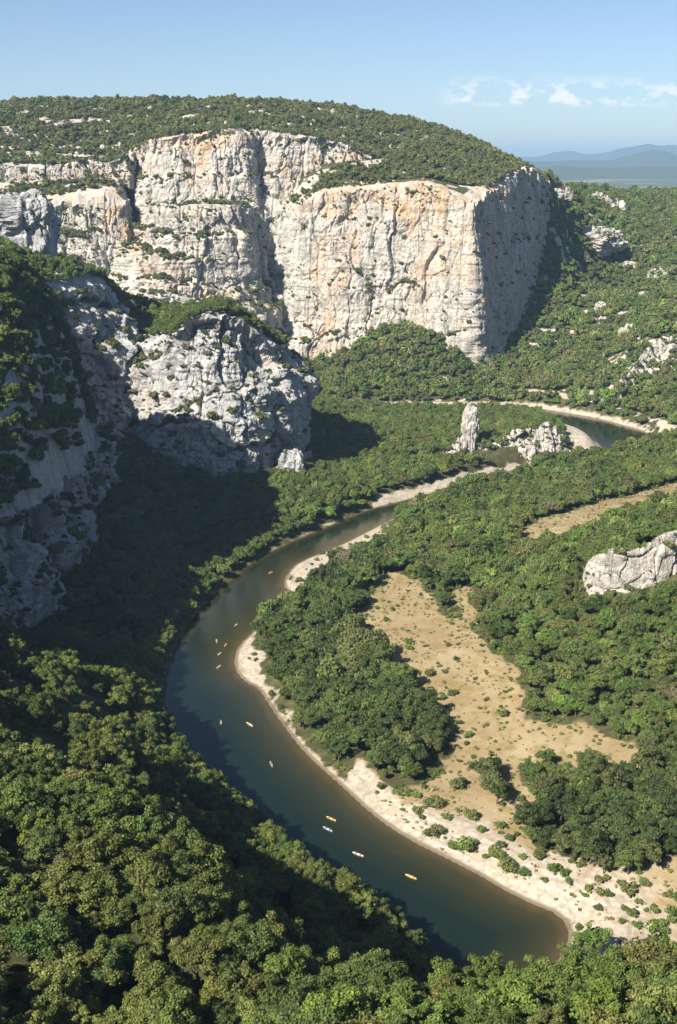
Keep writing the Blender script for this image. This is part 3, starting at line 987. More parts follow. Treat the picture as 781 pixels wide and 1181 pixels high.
def near_form(nm, k, mat):
    a = dict(near_args)
    a['puffs'] = (52, 38, 64, 44, 58, 34, 50, 70, 42)[k]
    a['pr'] = ((.15, .31), (.17, .36), (.13, .27), (.15, .30), (.14, .33), (.18, .38), (.12, .30), (.12, .25), (.16, .34))[k]
    return crown_mesh(nm, 10 + k, mat, flat=(.72, .9, .65, 1.05, .8, .7, 1.15, .75, .95)[k], wobble=(.22, .4, .3, .2, .45, .35, .25, .3, .5)[k], **a)


near_crowns = [near_form('crown', k, M_LEAF1) for k in range(NEARN)]
near_trunks = [trunk_mesh('trunk', 60 + k) for k in range(4)]
SRC = {'near': [], 'mid': [], 'far': [], 'shrub': []}


def src(kind, me):
    o = bpy.data.objects.new('tree_form', me)
    SRC[kind].append(o)


for k in range(6):
    src('near', near_form('leafy_form', k, M_LEAF))
for k in range(MIDN):
    src('mid', crown_mesh('leafy_form', 30 + k, M_LEAF, puffs=30, cards=52, size=.088, flat=.8 + .06 * (k % 3), pr=(.24, .42)))
for k in range(FARN):
    src('far', crown_mesh('leafy_form', 40 + k, M_LEAF, puffs=13, cards=15, size=.19, flat=.8, pr=(.32, .52)))
for k in range(SHRN):
    src('shrub', crown_mesh('leafy_form', 50 + k, M_LEAF, puffs=9, cards=13, size=.21, flat=.7, pr=(.32, .55), low=-.1))

# ---- where trees stand
OLIVE = [(.110, .134, .034), (.092, .122, .032), (.140, .160, .044), (.080, .112, .032), (.114, .126, .038), (.068, .102, .028), (.104, .15, .034)]
GREEN = [(.088, .130, .034), (.108, .152, .040), (.074, .112, .033), (.130, .165, .046), (.094, .120, .038), (.118, .130, .046), (.100, .158, .036)]
DEEP = [(.062, .094, .027), (.075, .110, .031), (.094, .128, .036), (.056, .082, .026), (.11, .13, .045)]
SCRUB = [(.102, .122, .044), (.130, .140, .052), (.084, .106, .038), (.145, .142, .060), (.104, .130, .042)]

T = []   # x, y, z, crown radius, form, tint, lod


def before(x, y, rim, dist):
    """True where a plant would stand close in front of a rock face."""
    r_ = np.array(sorted(q[:2] for q in rim))
    return (seg_dist(x, y, rim, False) < dist) & (y < np.interp(x, r_[:, 0], r_[:, 1]) + 1)


def jitter_grid(x0, x1, y0, y1, step, g):
    xs, ys = np.arange(x0, x1, step), np.arange(y0, y1, step)
    X, Y = np.meshgrid(xs, ys)
    X = X + (np.arange(len(ys)) % 2)[:, None] * step * .5
    return (X + g.uniform(-.42, .42, X.shape) * step).ravel(), (Y + g.uniform(-.42, .42, Y.shape) * step).ravel()


def in_view(x, y, z, mu=280, mv=110):
    u, v, d = project(x, y, z)
    return (d > 20) & (u > -mu) & (u < 781 + mu) & (v > -40) & (v < 1181 + mv)


def tone_noise(x, y, s, seed):
    return fbm(x / s, y / s, seed=seed, octs=2)


def add_trees(x, y, z, rad, pal, lod, seed):
    g = np.random.default_rng(seed)
    tn = tone_noise(x, y, 28, seed) * .5 + g.random(len(x))
    idx = np.clip((tn / 1.0 * len(pal)).astype(int), 0, len(pal) - 1)
    tint = np.array(pal)[idx] * g.uniform(.8, 1.25, (len(x), 1)) * g.uniform(.96, 1.04, (len(x), 3))
    odd = g.random(len(x))
    tint[odd < .005] = (.15, .14, .085)          # a few half-dead crowns
    tint[(odd > .02) & (odd < .06)] *= (1.35, 1.4, 1.1)
    for q in zip(x, y, z, rad, tint):
        T.append((*q[:4], q[4], lod))


g0 = np.random.default_rng(99)
# foreground spurs (left bank)
x, y = jitter_grid(-330, 330, 95, 560, 5.2, g0)
z, dr, mk = terrain(x, y, True)
right_side = (seg_dist(x, y, rightP, False) < seg_dist(x, y, leftP, False)) & (y > 262)
ok = (dr < -4) & ~right_side & (mk['U3'] < -2) & (y < 560 - np.clip(x + 130, 0, 400) * .2)
u, v, d = project(x, y, z + 4)
ok &= (u > -420) & (u < 1180) & (v < 1400)
hid = (v > 1195)
ok &= ~(in_any(x, y, gravel_polys, 3)) & ((fbm(x / 17, y / 17, seed=61, octs=2) < .42) | (seg_dist(x, y, leftP, False) < 30))
x, y, z = x[ok], y[ok], z[ok]
rad = np.clip(g0.lognormal(1.26, .27, len(x)), 1.7, 5.8) * (1 + .15 * tone_noise(x, y, 40, 3))
bank_ = seg_dist(x, y, leftP, False) < 26
rad = np.where(bank_, np.minimum(rad * 1.15 + .4, 4.8), rad)
add_trees(x, y, z, rad, OLIVE, 'near', 1)
# understory between the big crowns
x2, y2 = jitter_grid(-330, 330, 105, 430, 3.6, g0)
z2, dr2, mk2 = terrain(x2, y2, True)
ok2 = (dr2 < -1.5) & ~((seg_dist(x2, y2, rightP, False) < seg_dist(x2, y2, leftP, False)) & (y2 > 262)) & (g0.random(len(x2)) < .45)
u2, v2, _d = project(x2, y2, z2 + 2)
ok2 &= (u2 > -300) & (u2 < 1000) & (v2 < 1300)
add_trees(x2[ok2], y2[ok2], z2[ok2], g0.uniform(.8, 2.0, ok2.sum()), OLIVE, 'mid', 21)
# left shaded slopes + hill tops of the left bank
x, y = jitter_grid(-330, -40, 440, 1060, 5.6, g0)
z, dr, mk = terrain(x, y, True)
ok = (dr < -3) & (seg_dist(x, y, leftP, False) < 420) & (y < 1050)
ok &= ~((mk['U3'] > -7) & (mk['U3'] < 3)) & ~((mk['U2'] > -9) & (mk['U2'] < 3)) & in_view(x, y, z, 160)
ok &= ~((seg_dist(x, y, rightP, False) < seg_dist(x, y, leftP, False)) & (y < 800))
keep_top = (mk['U2'] > 3) | (mk['U3'] > 3)
ok &= keep_top | (y < 905) | (mk['U2'] < -9)
fore = (y < 560 - np.clip(x + 130, 0, 400) * .2) & (mk['U3'] < -2) & ~right_side[:0].any()
ok &= ~fore
z = lift(x, y, z, mk)
x, y, z = x[ok], y[ok], z[ok]
add_trees(x, y, z, g0.uniform(2.6, 4.4, len(x)), OLIVE[:2] + GREEN[:3], 'mid', 2)
# the steep dark wood that hangs above the near-left cliff
x, y = jitter_grid(-260, -120, 420, 850, 2.9, g0)
z, dr, mk = terrain(x, y, True)
ok = (mk['U3'] > 1.0) & (mk['U3'] < 24) & in_view(x, y, z, 120) & (fbm(x / 9, y / 12, seed=93, octs=2) < .35)
z = lift(x, y, z, mk)
x, y, z = x[ok], y[ok], z[ok]
add_trees(x, y, z - .5, g0.uniform(1.6, 3.6, len(x)), GREEN[:3] + OLIVE[:2] + DEEP[:1], 'mid', 31)
# woods right of the grey buttress, meander hump and talus foot
x, y = jitter_grid(-110, 330, 730, 1330, 5.8, g0)
z, dr, mk = terrain(x, y, True)
left_nearer = (seg_dist(x, y, leftP, False) < seg_dist(x, y, rightP, False))
ok = (dr < -4) & left_nearer & (mk['U2'] < -9) & (mk['C2'] < -12) & in_view(x, y, z) & ~in_any(x, y, gravel_polys, 1.5)
ok &= ~((x < -40) & (y < 900)) & ~before(x, y, rim_ridge, 20)
x, y, z = x[ok], y[ok], z[ok]
add_trees(x, y, z, g0.uniform(2.8, 4.6, len(x)), GREEN + OLIVE[:1], 'mid', 3)
# right bank woods
x, y = jitter_grid(-70, 620, 300, 1110, 5.6, g0)
z, dr, mk = terrain(x, y, True)
right_nearer = (seg_dist(x, y, rightP, False) < seg_dist(x, y, leftP, False))
gv = in_any(x, y, gravel_polys, 2) | in_any(x, y, gravel_polys[1:2], 8) | in_any(x, y, gravel_polys[:1], 4)
md = in_any(x, y, meadow_polys, 1.5)
rs = in_any(x, y, [riverside_poly])
cm = in_any(x, y, clump_polys)
ok = (dr < -5) & right_nearer & in_view(x, y, z) & (~(gv | md) | cm) & (y < 1110)
ok &= ~((project(x, y, z)[1] > 905) & ~cm & (project(x, y, z)[0] < 640)) & ~before(x, y, rim_face, 11)
x, y, z, rs, cm = x[ok], y[ok], z[ok], rs[ok], cm[ok]
thin = g0.random(len(x)) < np.where(rs | cm, .85, 1.0)
x, y, z, rs, cm = x[thin], y[thin], z[thin], rs[thin], cm[thin]
rad = np.where(rs | cm, g0.uniform(3.2, 6.8, len(x)), np.clip(g0.lognormal(1.28, .26, len(x)), 2.0, 6.5))
b_ = rs | cm
add_trees(x[b_], y[b_], z[b_], rad[b_], DEEP, 'mid', 4)
add_trees(x[~b_], y[~b_], z[~b_], rad[~b_], GREEN + DEEP[:1] + OLIVE[:1], 'mid', 5)
# far bank and the far right slopes
x, y = jitter_grid(-80, 980, 1060, 2550, 5.6, g0)
z, dr, mk = terrain(x, y, True)
right_nearer = (seg_dist(x, y, rightP, False) < seg_dist(x, y, leftP, False))
sc_ = fbm(x / 22, y / 14, seed=41, octs=4)
ok = (dr < -7) & right_nearer & (mk['C2'] < -10) & in_view(x, y, z) & (sc_ < .66) & (shelves(x, y) < .50) & ~in_any(x, y, gravel_polys, 1)
ok &= ~((x < 300) & (y < 1110) & (x > 60) & (y < 1060)) & ~before(x, y, rim_band, 11)
x, y, z = x[ok], y[ok], z[ok]
add_trees(x, y, z, np.clip(g0.lognormal(1.25, .3, len(x)), 1.6, 6.5), GREEN + SCRUB[:2], 'far', 6)
# plateau and its benches
x, y = jitter_grid(-700, 360, 1380, 1980, 4.3, g0)
z, dr, mk = terrain(x, y, True)
sc_ = shelves(x, y)
ok = (mk['C2'] > 2.5) & (seg_dist(x, y, rimC1, False) > 3.5) & in_view(x, y, z) & (sc_ < scut(x, y))
z = lift(x, y, z, mk)
x, y, z = x[ok], y[ok], z[ok]
add_trees(x, y, z, np.clip(g0.lognormal(.72, .36, len(x)) * (1 + .25 * fbm(x / 35, y / 25, seed=91, octs=2)), .8, 4.6), SCRUB, 'far', 7)
rubble()
n_wood = len(T)
# low bushes along clearings, banks and between the trees
x, y = jitter_grid(-60, 560, 300, 1110, 3.4, g0)
z, dr, mk = terrain(x, y, True)
gv, md = in_any(x, y, gravel_polys, 0), in_any(x, y, meadow_polys, 0)
edge_ = in_any(x, y, gravel_polys + meadow_polys, 9)
mdeep = in_any(x, y, meadow_polys, -8)
pr0 = np.where(gv, np.where(dr < -6, .20, .0), np.where(mdeep, .05, np.where(md, .34, np.where(edge_, .6, .38))))
pr0 = pr0 * (1 + .9 * fbm(x / 16, y / 16, seed=81, octs=2))
ok = (dr < -2) & in_view(x, y, z) & (g0.random(len(x)) < pr0) & ((seg_dist(x, y, rightP, False) < seg_dist(x, y, leftP, False)) & (y > 300)) & ~before(x, y, rim_face, 4)
x, y, z, md = x[ok], y[ok], z[ok], md[ok]
add_trees(x, y, z, g0.uniform(.5, 1.5, len(x)) * np.where(md, .8, 1.25), GREEN + OLIVE[:3], 'shrub', 8)

x, y = jitter_grid(-60, 420, 320, 1000, 2.2, g0)
ok = (in_any(x, y, meadow_polys, -1) | in_any(x, y, gravel_polys[2:3], -6)) & (g0.random(len(x)) < .30 * (1 + fbm(x / 9, y / 9, seed=83, octs=2)))
z = terrain(x[ok], y[ok])
add_trees(x[ok], y[ok], z, g0.uniform(.25, .85, ok.sum()), [(.30, .25, .12), (.24, .22, .09), (.17, .18, .06), (.34, .28, .15)], 'shrub', 9)
def ground_at(u, v, guess=5.0):
    z = guess
    for _ in range(6):
        x, y, _z = PZ(u, v, z)
        z = float(terrain(np.array([x]), np.array([y]))[0])
    x, y, _z = PZ(u, v, z)
    return x, y, z


SPECIAL = [
    (42, 1112, 6.2, (.070, .118, .030), 'broad bright green tree at the lower left edge', .85),
    (27, 1134, 2.1, (.24, .105, .035), 'small rust-brown withered tree near the lower left corner', .9),
    (566, 890, 5.6, (.038, .056, .022), 'lone round dark green tree standing on the meadow above the gravel', .85),
    (372, 668, 7.2, (.060, .068, .036), 'spreading grey-green tree at the corner of the upper white beach', .9),
]
for u, v, rad, *_r in SPECIAL:
    sx_, sy_, _z = ground_at(u, v + 12, 90 if v > 1000 else 6)
    vx_, vy_ = sx_ / math.hypot(sx_, sy_), sy_ / math.hypot(sx_, sy_)
    T = [t for t in T if (t[0] - sx_) ** 2 + (t[1] - sy_) ** 2 > (.42 * (rad + (t[3] if t[3] > 2 else 0))) ** 2 and (rad > 3 or (t[0] - sx_ + vx_ * 3) ** 2 + (t[1] - sy_ + vy_ * 3) ** 2 > (.7 * (rad + t[3])) ** 2)]
# ---- pick the 300 trees that show largest: paint crowns front to back into a small picture
W_, H_ = 781, 1181
ty = np.array([t[1] for t in T])
tx = np.array([t[0] for t in T])
tz = np.array([t[2] for t in T])
tr = np.array([t[3] for t in T])
uu, vv, dd = project(tx, ty, tz + tr * 1.2)
pr_ = tr / dd * F
order = np.argsort(dd)
buf = np.zeros((H_, W_), bool)
seen = np.zeros(len(T))
for i in order:
    if dd[i] > 900 or pr_[i] < 3:
        continue
    r_ = pr_[i]
    a0, a1, b0, b1 = int(max(0, uu[i] - r_)), int(min(W_, uu[i] + r_ + 1)), int(max(0, vv[i] - r_)), int(min(H_, vv[i] + r_ + 1))
    if a0 >= a1 or b0 >= b1:
        continue
    yy, xx = np.ogrid[b0:b1, a0:a1]
    disc = (xx - uu[i]) ** 2 + (yy - vv[i]) ** 2 < r_ * r_
    sub = buf[b0:b1, a0:a1]
    seen[i] = (disc & ~sub).sum()
    sub |= disc
single = set(np.argsort(-seen)[:296].tolist())

TREE_NEAR = [link('crown', me) for me in ()]


def place_tree(x, y, z, rad, tint, label, group, name='oak_tree', cat='tree', form=None, stretch=1.0):
    k = form if form is not None else random.randrange(NEARN)
    root = empty(name, (x, y, z), random.uniform(0, 6.28))
    root.scale = (rad, rad, rad * stretch)
    tag(root, label, cat, group)
    t_ = link('trunk', near_trunks[k % 4], root, (0, 0, 1.25))
    c_ = link('crown', near_crowns[k], root, (0, 0, 1.25))
    c_.color = (*[float(q) for q in tint], 1)
    return root


def tone_word(t):
    s = t[0] / max(t[1], 1e-6)
    lum = .3 * t[0] + .6 * t[1] + .1 * t[2]
    if s > 1.0:
        return 'pale olive' if lum > .1 else 'brownish olive'
    if lum > .085:
        return 'light green'
    return 'mid green' if lum > .055 else 'dark green'


def region(x, y, z):
    u, v, _ = project(np.array(x), np.array(y), np.array(z + 4))
    u, v = float(u), float(v)
    rn = float(seg_dist(np.array([x]), np.array([y]), rightP, False)[0]) < float(seg_dist(np.array([x]), np.array([y]), leftP, False)[0])
    if rn and y > 330:
        if u < 530:
            return 'in the riverside wood between the two white beaches and the meadow'
        if v > 890:
            return 'in the clump between gravel bank and ochre clearing'
        return 'in the wood on the right bank beyond the meadow'
    if v < 720:
        return 'on the slopes above the left river bank'
    if v < 870 and u < 260:
        return 'on the sunny spur edge under the black cliff shadow'
    if u > 260 and v < 1090 and (v - 930) < (u - 260) * .62 + 40:
        return 'on the foreground edge beside the water'
    if v > 1080 and u > 330:
        return 'on the sunny nearest slope along the bottom edge'
    if v > 1060:
        return 'on the nearest slope at the bottom left'
    return 'on the foreground hillside between spur edge and dark gully'


# ---- single shrubs on meadow and gravel bank (each a thing)
def shrub_spots():
    s = [(471, 725), (472, 738), (472, 745), (507, 765), (513, 772), (509, 797), (510, 803), (548, 780), (526, 757), (578, 812), (582, 822), (553, 814), (530, 831), (540, 846),
         (497, 775), (522, 797), (473, 780), (446, 712), (452, 700), (600, 800), (561, 833), (490, 742), (517, 741), (545, 870), (538, 855)]
    b = [(487, 940), (515, 940), (500, 925), (560, 905), (577, 950), (540, 975), (560, 985), (590, 965), (620, 985), (640, 1000), (655, 1015), (650, 1005), (695, 1012), (745, 1017),
         (742, 1015), (730, 1052), (720, 1045), (746, 1047), (760, 1068), (735, 1065), (765, 1072), (716, 1060), (668, 1068), (604, 1005), (585, 1000), (573, 985), (555, 955),
         (525, 975), (500, 960), (612, 895), (630, 890), (455, 885), (440, 905), (465, 912), (690, 1045), (703, 1030), (725, 1025), (675, 1030), (628, 1012), (645, 970), (600, 945),
         (770, 1030), (775, 1050), (545, 940), (530, 905), (480, 915), (670, 995), (600, 920), (615, 910), (690, 985), (580, 925)]
    return s, b


# ------------------------------------------------------------------ build the single trees
for i in sorted(single):
    x, y, z, rad, tint, lod = T[i]
    reg = region(x, y, z)
    tw = tone_word(tint)
    nm = 'tree' if ('right bank' in reg or 'riverside' in reg or 'clump' in reg) else 'oak_tree'
    place_tree(x, y, z - .2, rad, tint, f'{tw} tree {reg}', f'{tw} trees {reg}', nm)


for u, v, rad, tint, lab, st in SPECIAL:
    x, y, z = ground_at(u, v + 12, 90 if v > 1000 else 6)
    place_tree(x, y, z, rad, tint, lab, None, 'tree', stretch=st)

shr_crown = [crown_mesh('foliage', 70 + k, M_LEAF1, puffs=14, cards=34, size=.12, flat=.75, low=0.0, pr=(.3, .5)) for k in range(6)]
shr_stem = trunk_mesh('stem', 80)
meadow_s, bank_s = shrub_spots()
gs = np.random.default_rng(5)
for lst, where, grp in ((meadow_s, 'on the dry ochre meadow', 'shrubs dotting the dry meadow'), (bank_s, 'on the pale gravel bank by the river', 'shrubs growing on the gravel bank')):
    for u, v in lst:
        x, y, z = ground_at(u, v + 4, 5)
        rad = float(np.clip(gs.lognormal(.42 if lst is meadow_s else .6, .38), .8, 3.6))
        tint = np.array((GREEN + OLIVE[:2])[gs.integers(0, 7)]) * gs.uniform(.85, 1.3)
        size = 'small' if rad < 1.9 else 'rounded'
        r_ = empty('shrub', (x, y, z), gs.uniform(0, 6.28))
        r_.scale = (rad,) * 3
        tw = tone_word(tint)
        tag(r_, f'{size} {tw} shrub {where}', 'shrub', f'{size} {tw} {grp}')
        c_ = link('foliage', shr_crown[gs.integers(0, 6)], r_, (0, 0, .3))
        c_.color = (*[float(q) for q in tint], 1)
        link('stem', shr_stem, r_, (0, 0, .55)).scale = (.5, .5, .5)

# ---- bushes rooted on the rock (part of the forest mass)
lp = np.array(LEDGE_POINTS)
print('ledge roots', len(lp))
if len(lp) > 22000:
    lp = lp[rng.choice(len(lp), 22000, replace=False)]
for q in lp:
    rad = float(np.clip(rng.lognormal(.62 if q[3] > .72 else .1, .42), .5, 4.0) * (1.1 if q[3] > .6 else .75))
    T.append((q[0], q[1], q[2] - .2, rad, np.array(SCRUB[rng.integers(0, 5)]) * rng.uniform(.7, 1.1), 'shrub'))


# ------------------------------------------------------------------ the forest: everything past the 300, one object of instances
def build_forest(name, idx):
    pts = np.array([T[i][:3] for i in idx])
    rad = np.array([T[i][3] for i in idx])
    tint = np.array([T[i][4] for i in idx])
    lods = [T[i][5] for i in idx]
    kinds = ['near', 'mid', 'far', 'shrub']
    lift = np.array([{'near': 1.2, 'mid': 1.05, 'far': .8, 'shrub': .25}[l] for l in lods]) * rad
    me = bpy.data.meshes.new(name)
    me.vertices.add(len(pts))
    me.vertices.foreach_set('co', (pts + np.c_[0 * lift, 0 * lift, lift]).astype(np.float32).ravel())
    g = np.random.default_rng(4)

    def at(n, t, data, key='value'):
        a = me.attributes.new(n, t, 'POINT')
        a.data.foreach_set(key, np.asarray(data).ravel())
    at('lod', 'INT', np.array([kinds.index(l) for l in lods], np.int32))
    at('form', 'INT', g.integers(0, 42, len(pts)).astype(np.int32))
    sc3 = np.stack([rad * g.uniform(.88, 1.12, len(pts)), rad * g.uniform(.88, 1.12, len(pts)), rad * g.uniform(.75, 1.5, len(pts))], 1)
    at('size', 'FLOAT_VECTOR', sc3.astype(np.float32), 'vector')
    rot = np.stack([g.uniform(-.1, .1, len(pts)), g.uniform(-.1, .1, len(pts)), g.uniform(0, 6.28, len(pts))], 1)
    at('turn', 'FLOAT_VECTOR', rot.astype(np.float32), 'vector')
    at('tint', 'FLOAT_COLOR', np.c_[tint, np.ones(len(pts))].astype(np.float32), 'color')
    o = link(name, me)
    ng = bpy.data.node_groups.new('forest_nodes', 'GeometryNodeTree')
    ng.interface.new_socket('Geometry', in_out='INPUT', socket_type='NodeSocketGeometry')
    ng.interface.new_socket('Geometry', in_out='OUTPUT', socket_type='NodeSocketGeometry')
    N, L = ng.nodes, ng.links
    gi, go = N.new('NodeGroupInput'), N.new('NodeGroupOutput')
    join = N.new('GeometryNodeJoinGeometry')

    def named(nm, ty):
        a = N.new('GeometryNodeInputNamedAttribute')
        a.data_type = ty
        a.inputs[0].default_value = nm
        return a.outputs[0]
    for k, kind in enumerate(kinds):
        cmp_ = N.new('FunctionNodeCompare')
        cmp_.data_type = 'INT'
        cmp_.operation = 'EQUAL'
        L.new(named('lod', 'INT'), cmp_.inputs[2])
        cmp_.inputs[3].default_value = k
        jf = N.new('GeometryNodeJoinGeometry')
        for so in SRC[kind]:
            oi = N.new('GeometryNodeObjectInfo')
            oi.inputs['Object'].default_value = so
            oi.inputs['As Instance'].default_value = False
            gt = N.new('GeometryNodeGeometryToInstance')
            L.new(oi.outputs['Geometry'], gt.inputs[0])
            L.new(gt.outputs[0], jf.inputs[0])
        iop = N.new('GeometryNodeInstanceOnPoints')
        L.new(gi.outputs[0], iop.inputs['Points'])
        L.new(cmp_.outputs[0], iop.inputs['Selection'])
        L.new(jf.outputs[0], iop.inputs['Instance'])
        iop.inputs['Pick Instance'].default_value = True
        L.new(named('form', 'INT'), iop.inputs['Instance Index'])
        e2r = N.new('FunctionNodeEulerToRotation')
        L.new(named('turn', 'FLOAT_VECTOR'), e2r.inputs[0])
        L.new(e2r.outputs[0], iop.inputs['Rotation'])
        L.new(named('size', 'FLOAT_VECTOR'), iop.inputs['Scale'])
        L.new(iop.outputs[0], join.inputs[0])
    L.new(join.outputs[0], go.inputs[0])
    md = o.modifiers.new('forest', 'NODES')
    md.node_group = ng
    return o


forest = build_forest('forest', [i for i in range(len(T)) if i not in single])
tag(forest, 'oak and scrub forest covering slopes, plateau and ledges', 'forest', None, 'stuff')

# ------------------------------------------------------------------ canoes and paddlers
def boat_mats():
    cols = {'white': (.75, .74, .68), 'yellow': (.78, .60, .16), 'pale blue': (.42, .60, .74), 'red': (.62, .10, .06), 'cream': (.80, .77, .64)}
    return {k: plain_material('hull_' + k.replace(' ', '_'), c, .35, .5, .08) for k, c in cols.items()}


BM_ = boat_mats()
M_INSIDE = plain_material('canoe_inside', (.16, .14, .12), .7, .2, .2)
SKIN = plain_material('skin', (.50, .30, .20), .6, .3, .05)
VEST = {k: plain_material('vest_' + k, c, .8, .2, .1) for k, c in {'red': (.60, .07, .04), 'orange': (.75, .26, .04), 'yellow': (.75, .6, .1), 'blue': (.08, .16, .40)}.items()}
HAIR = plain_material('hair', (.05, .035, .02), .8, .2, .1)


def hull_mesh():
    n, m = 25, 11
    ts = np.linspace(-1, 1, n)
    V = []
    for t in ts:
        w = .42 * (1 - abs(t) ** 2.6) + .015
        sheer = .34 + .16 * abs(t) ** 3
        for a in np.linspace(-1, 1, m):
            V.append((2.3 * t, w * math.sin(a * math.pi / 2), sheer - (sheer + .12 * (1 - abs(t) ** 4)) * math.cos(a * math.pi / 2) ** .7 if abs(a) < 1 else sheer))
    inner = [(x * .97, y * .90, z + .05 if z < .3 else z) for x, y, z in V]
    F1 = grid_faces(n, m)
    F2 = grid_faces(n, m, n * m)[:, ::-1]
    rimf = []
    for i in range(n - 1):
        for c in (0, m - 1):
            a = i * m + c
            rimf.append([a, a + m, a + m + n * m, a + n * m])
    return np.array(V + inner), np.concatenate([F1, F2, np.array(rimf)])


HV, HF = hull_mesh()
hull_me = {k: mesh_from('hull', HV, HF, [m_]) for k, m_ in BM_.items()}


def box_part(sx, sy, sz, bev=.02):
    import bmesh
    bm = bmesh.new()
    bmesh.ops.create_cube(bm, size=1)
    for q in bm.verts:
        q.co = (q.co.x * sx, q.co.y * sy, q.co.z * sz)
    bmesh.ops.bevel(bm, geom=bm.edges[:], offset=bev, segments=2, affect='EDGES')
    me = bpy.data.meshes.new('seat')
    bm.to_mesh(me)
    bm.free()
    me.materials.append(M_INSIDE)
    return me


seat_me = box_part(.32, .62, .05)


def person_meshes():
    import bmesh
    J = {'pelvis': (0, 0, .12), 'waist': (.0, 0, .32), 'chest': (.03, 0, .52), 'neck': (.03, 0, .66), 'head': (.05, 0, .82), 'crown': (.04, 0, .93)}
    E = [('pelvis', 'waist'), ('waist', 'chest'), ('chest', 'neck'), ('neck', 'head'), ('head', 'crown')]
    rad = {'pelvis': .15, 'waist': .13, 'chest': .16, 'neck': .055, 'head': .10, 'crown': .07}
    for s, t in ((1, 'r'), (-1, 'l')):
        J.update({'sh' + t: (.03, .19 * s, .58), 'el' + t: (.16, .30 * s, .38), 'wr' + t: (.40, .26 * s, .42), 'ha' + t: (.48, .25 * s, .43),
                  'hip' + t: (.06, .10 * s, .11), 'kn' + t: (.48, .16 * s, .28), 'an' + t: (.82, .12 * s, .08), 'to' + t: (.90, .12 * s, .18)})
        E += [('chest', 'sh' + t), ('sh' + t, 'el' + t), ('el' + t, 'wr' + t), ('wr' + t, 'ha' + t), ('pelvis', 'hip' + t), ('hip' + t, 'kn' + t), ('kn' + t, 'an' + t), ('an' + t, 'to' + t)]
        rad.update({'sh' + t: .07, 'el' + t: .048, 'wr' + t: .034, 'ha' + t: .042, 'hip' + t: .09, 'kn' + t: .065, 'an' + t: .042, 'to' + t: .038})
    names = list(J)
    me = bpy.data.meshes.new('person')
    me.from_pydata([J[k] for k in names], [(names.index(a), names.index(b)) for a, b in E], [])
    o = bpy.data.objects.new('person_form', me)
    COL.objects.link(o)
    sk = o.modifiers.new('skin', 'SKIN')
    for k, nme in enumerate(names):
        me.skin_vertices[0].data[k].radius = (rad[nme], rad[nme])
        me.skin_vertices[0].data[k].use_root = (k == 0)
    sb = o.modifiers.new('sub', 'SUBSURF')
    sb.levels = sb.render_levels = 1
    dg = bpy.context.evaluated_depsgraph_get()
    body = bpy.data.meshes.new_from_object(o.evaluated_get(dg))
    body.name = 'person'
    bpy.data.objects.remove(o)
    body.materials.clear()
    body.materials.append(SKIN)
    # a buoyancy vest round the chest, and hair
    ang = np.linspace(0, 2 * np.pi, 17)[:-1]
    V, rows = [], [(.20, .17, .20, .0), (.30, .185, .21, .0), (.45, .20, .24, .02), (.56, .18, .25, .03), (.62, .11, .16, .03)]
    for zz, a, b_, cx in rows:
        V += [(cx + a * math.cos(q), b_ * math.sin(q), zz) for q in ang]
    Fv = []
    for i in range(len(rows) - 1):
        for j in range(16):
            k = (j + 1) % 16
            Fv.append([i * 16 + j, i * 16 + k, (i + 1) * 16 + k, (i + 1) * 16 + j])
    vest = (np.array(V), np.array(Fv))
    iv, jf = ICO[2]
    hv = iv * (.115, .105, .10) + (.03, 0, .88)
    hv[:, 2] = np.maximum(hv[:, 2], .83)
    hair = mesh_from('hair', hv, np.concatenate([jf, jf[:, 2:3]], 1), [HAIR])
    return body, {k: mesh_from('vest', *vest, [m_]) for k, m_ in VEST.items()}, hair


BODY, VESTM, HAIRM = person_meshes()
BOATS = [  # u, v, heading (deg in plan), hull, vest, words
    # short name of each boat for its paddlers follows its words
    (312, 661, 60, 'cream', 'orange', 'cream canoe alone upstream of the upper white beach', 'cream canoe off the upper white beach'),
    (272, 722, 75, 'white', 'blue', 'white canoe highest of the cluster off the round white beach', 'highest canoe of the cluster'),
    (250, 740, 100, 'white', 'red', 'white canoe nearest the black cliff shadow in the cluster', 'cluster canoe nearest the black shadow'),
    (260, 745, 80, 'cream', 'orange', 'cream canoe nearest the round white beach in the cluster', 'cluster canoe nearest the round beach'),
    (253, 755, 70, 'white', 'yellow', 'white canoe in the middle of the cluster, bow upstream', 'middle canoe of the cluster'),
    (252, 770, 65, 'cream', 'red', 'cream canoe lowest of the cluster off the round beach', 'lowest canoe of the cluster'),
    (255, 834, 95, 'pale blue', 'yellow', 'pale blue canoe left of the cream one in mid river', 'pale blue canoe in mid river'),
    (288, 836, 130, 'cream', 'yellow', 'cream canoe right of the pale blue one in mid river', 'cream canoe in mid river'),
    (313, 882, 105, 'white', 'orange', 'white canoe alone midway between the beach and the yellow pair', 'white canoe midway along the river'),
    (382, 945, 140, 'yellow', 'blue', 'yellow canoe paddling beside a pale blue one', 'yellow canoe of the pair'),
    (378, 957, 138, 'pale blue', 'red', 'pale blue canoe paddling below a yellow one', 'pale blue canoe of the pair'),
    (413, 986, 145, 'white', 'red', 'white canoe with red-vested paddler in the lower river', 'white canoe in the lower river'),
    (474, 1012, 142, 'yellow', 'orange', 'yellow canoe farthest downstream near the foreground trees', 'yellow canoe farthest downstream'),
]
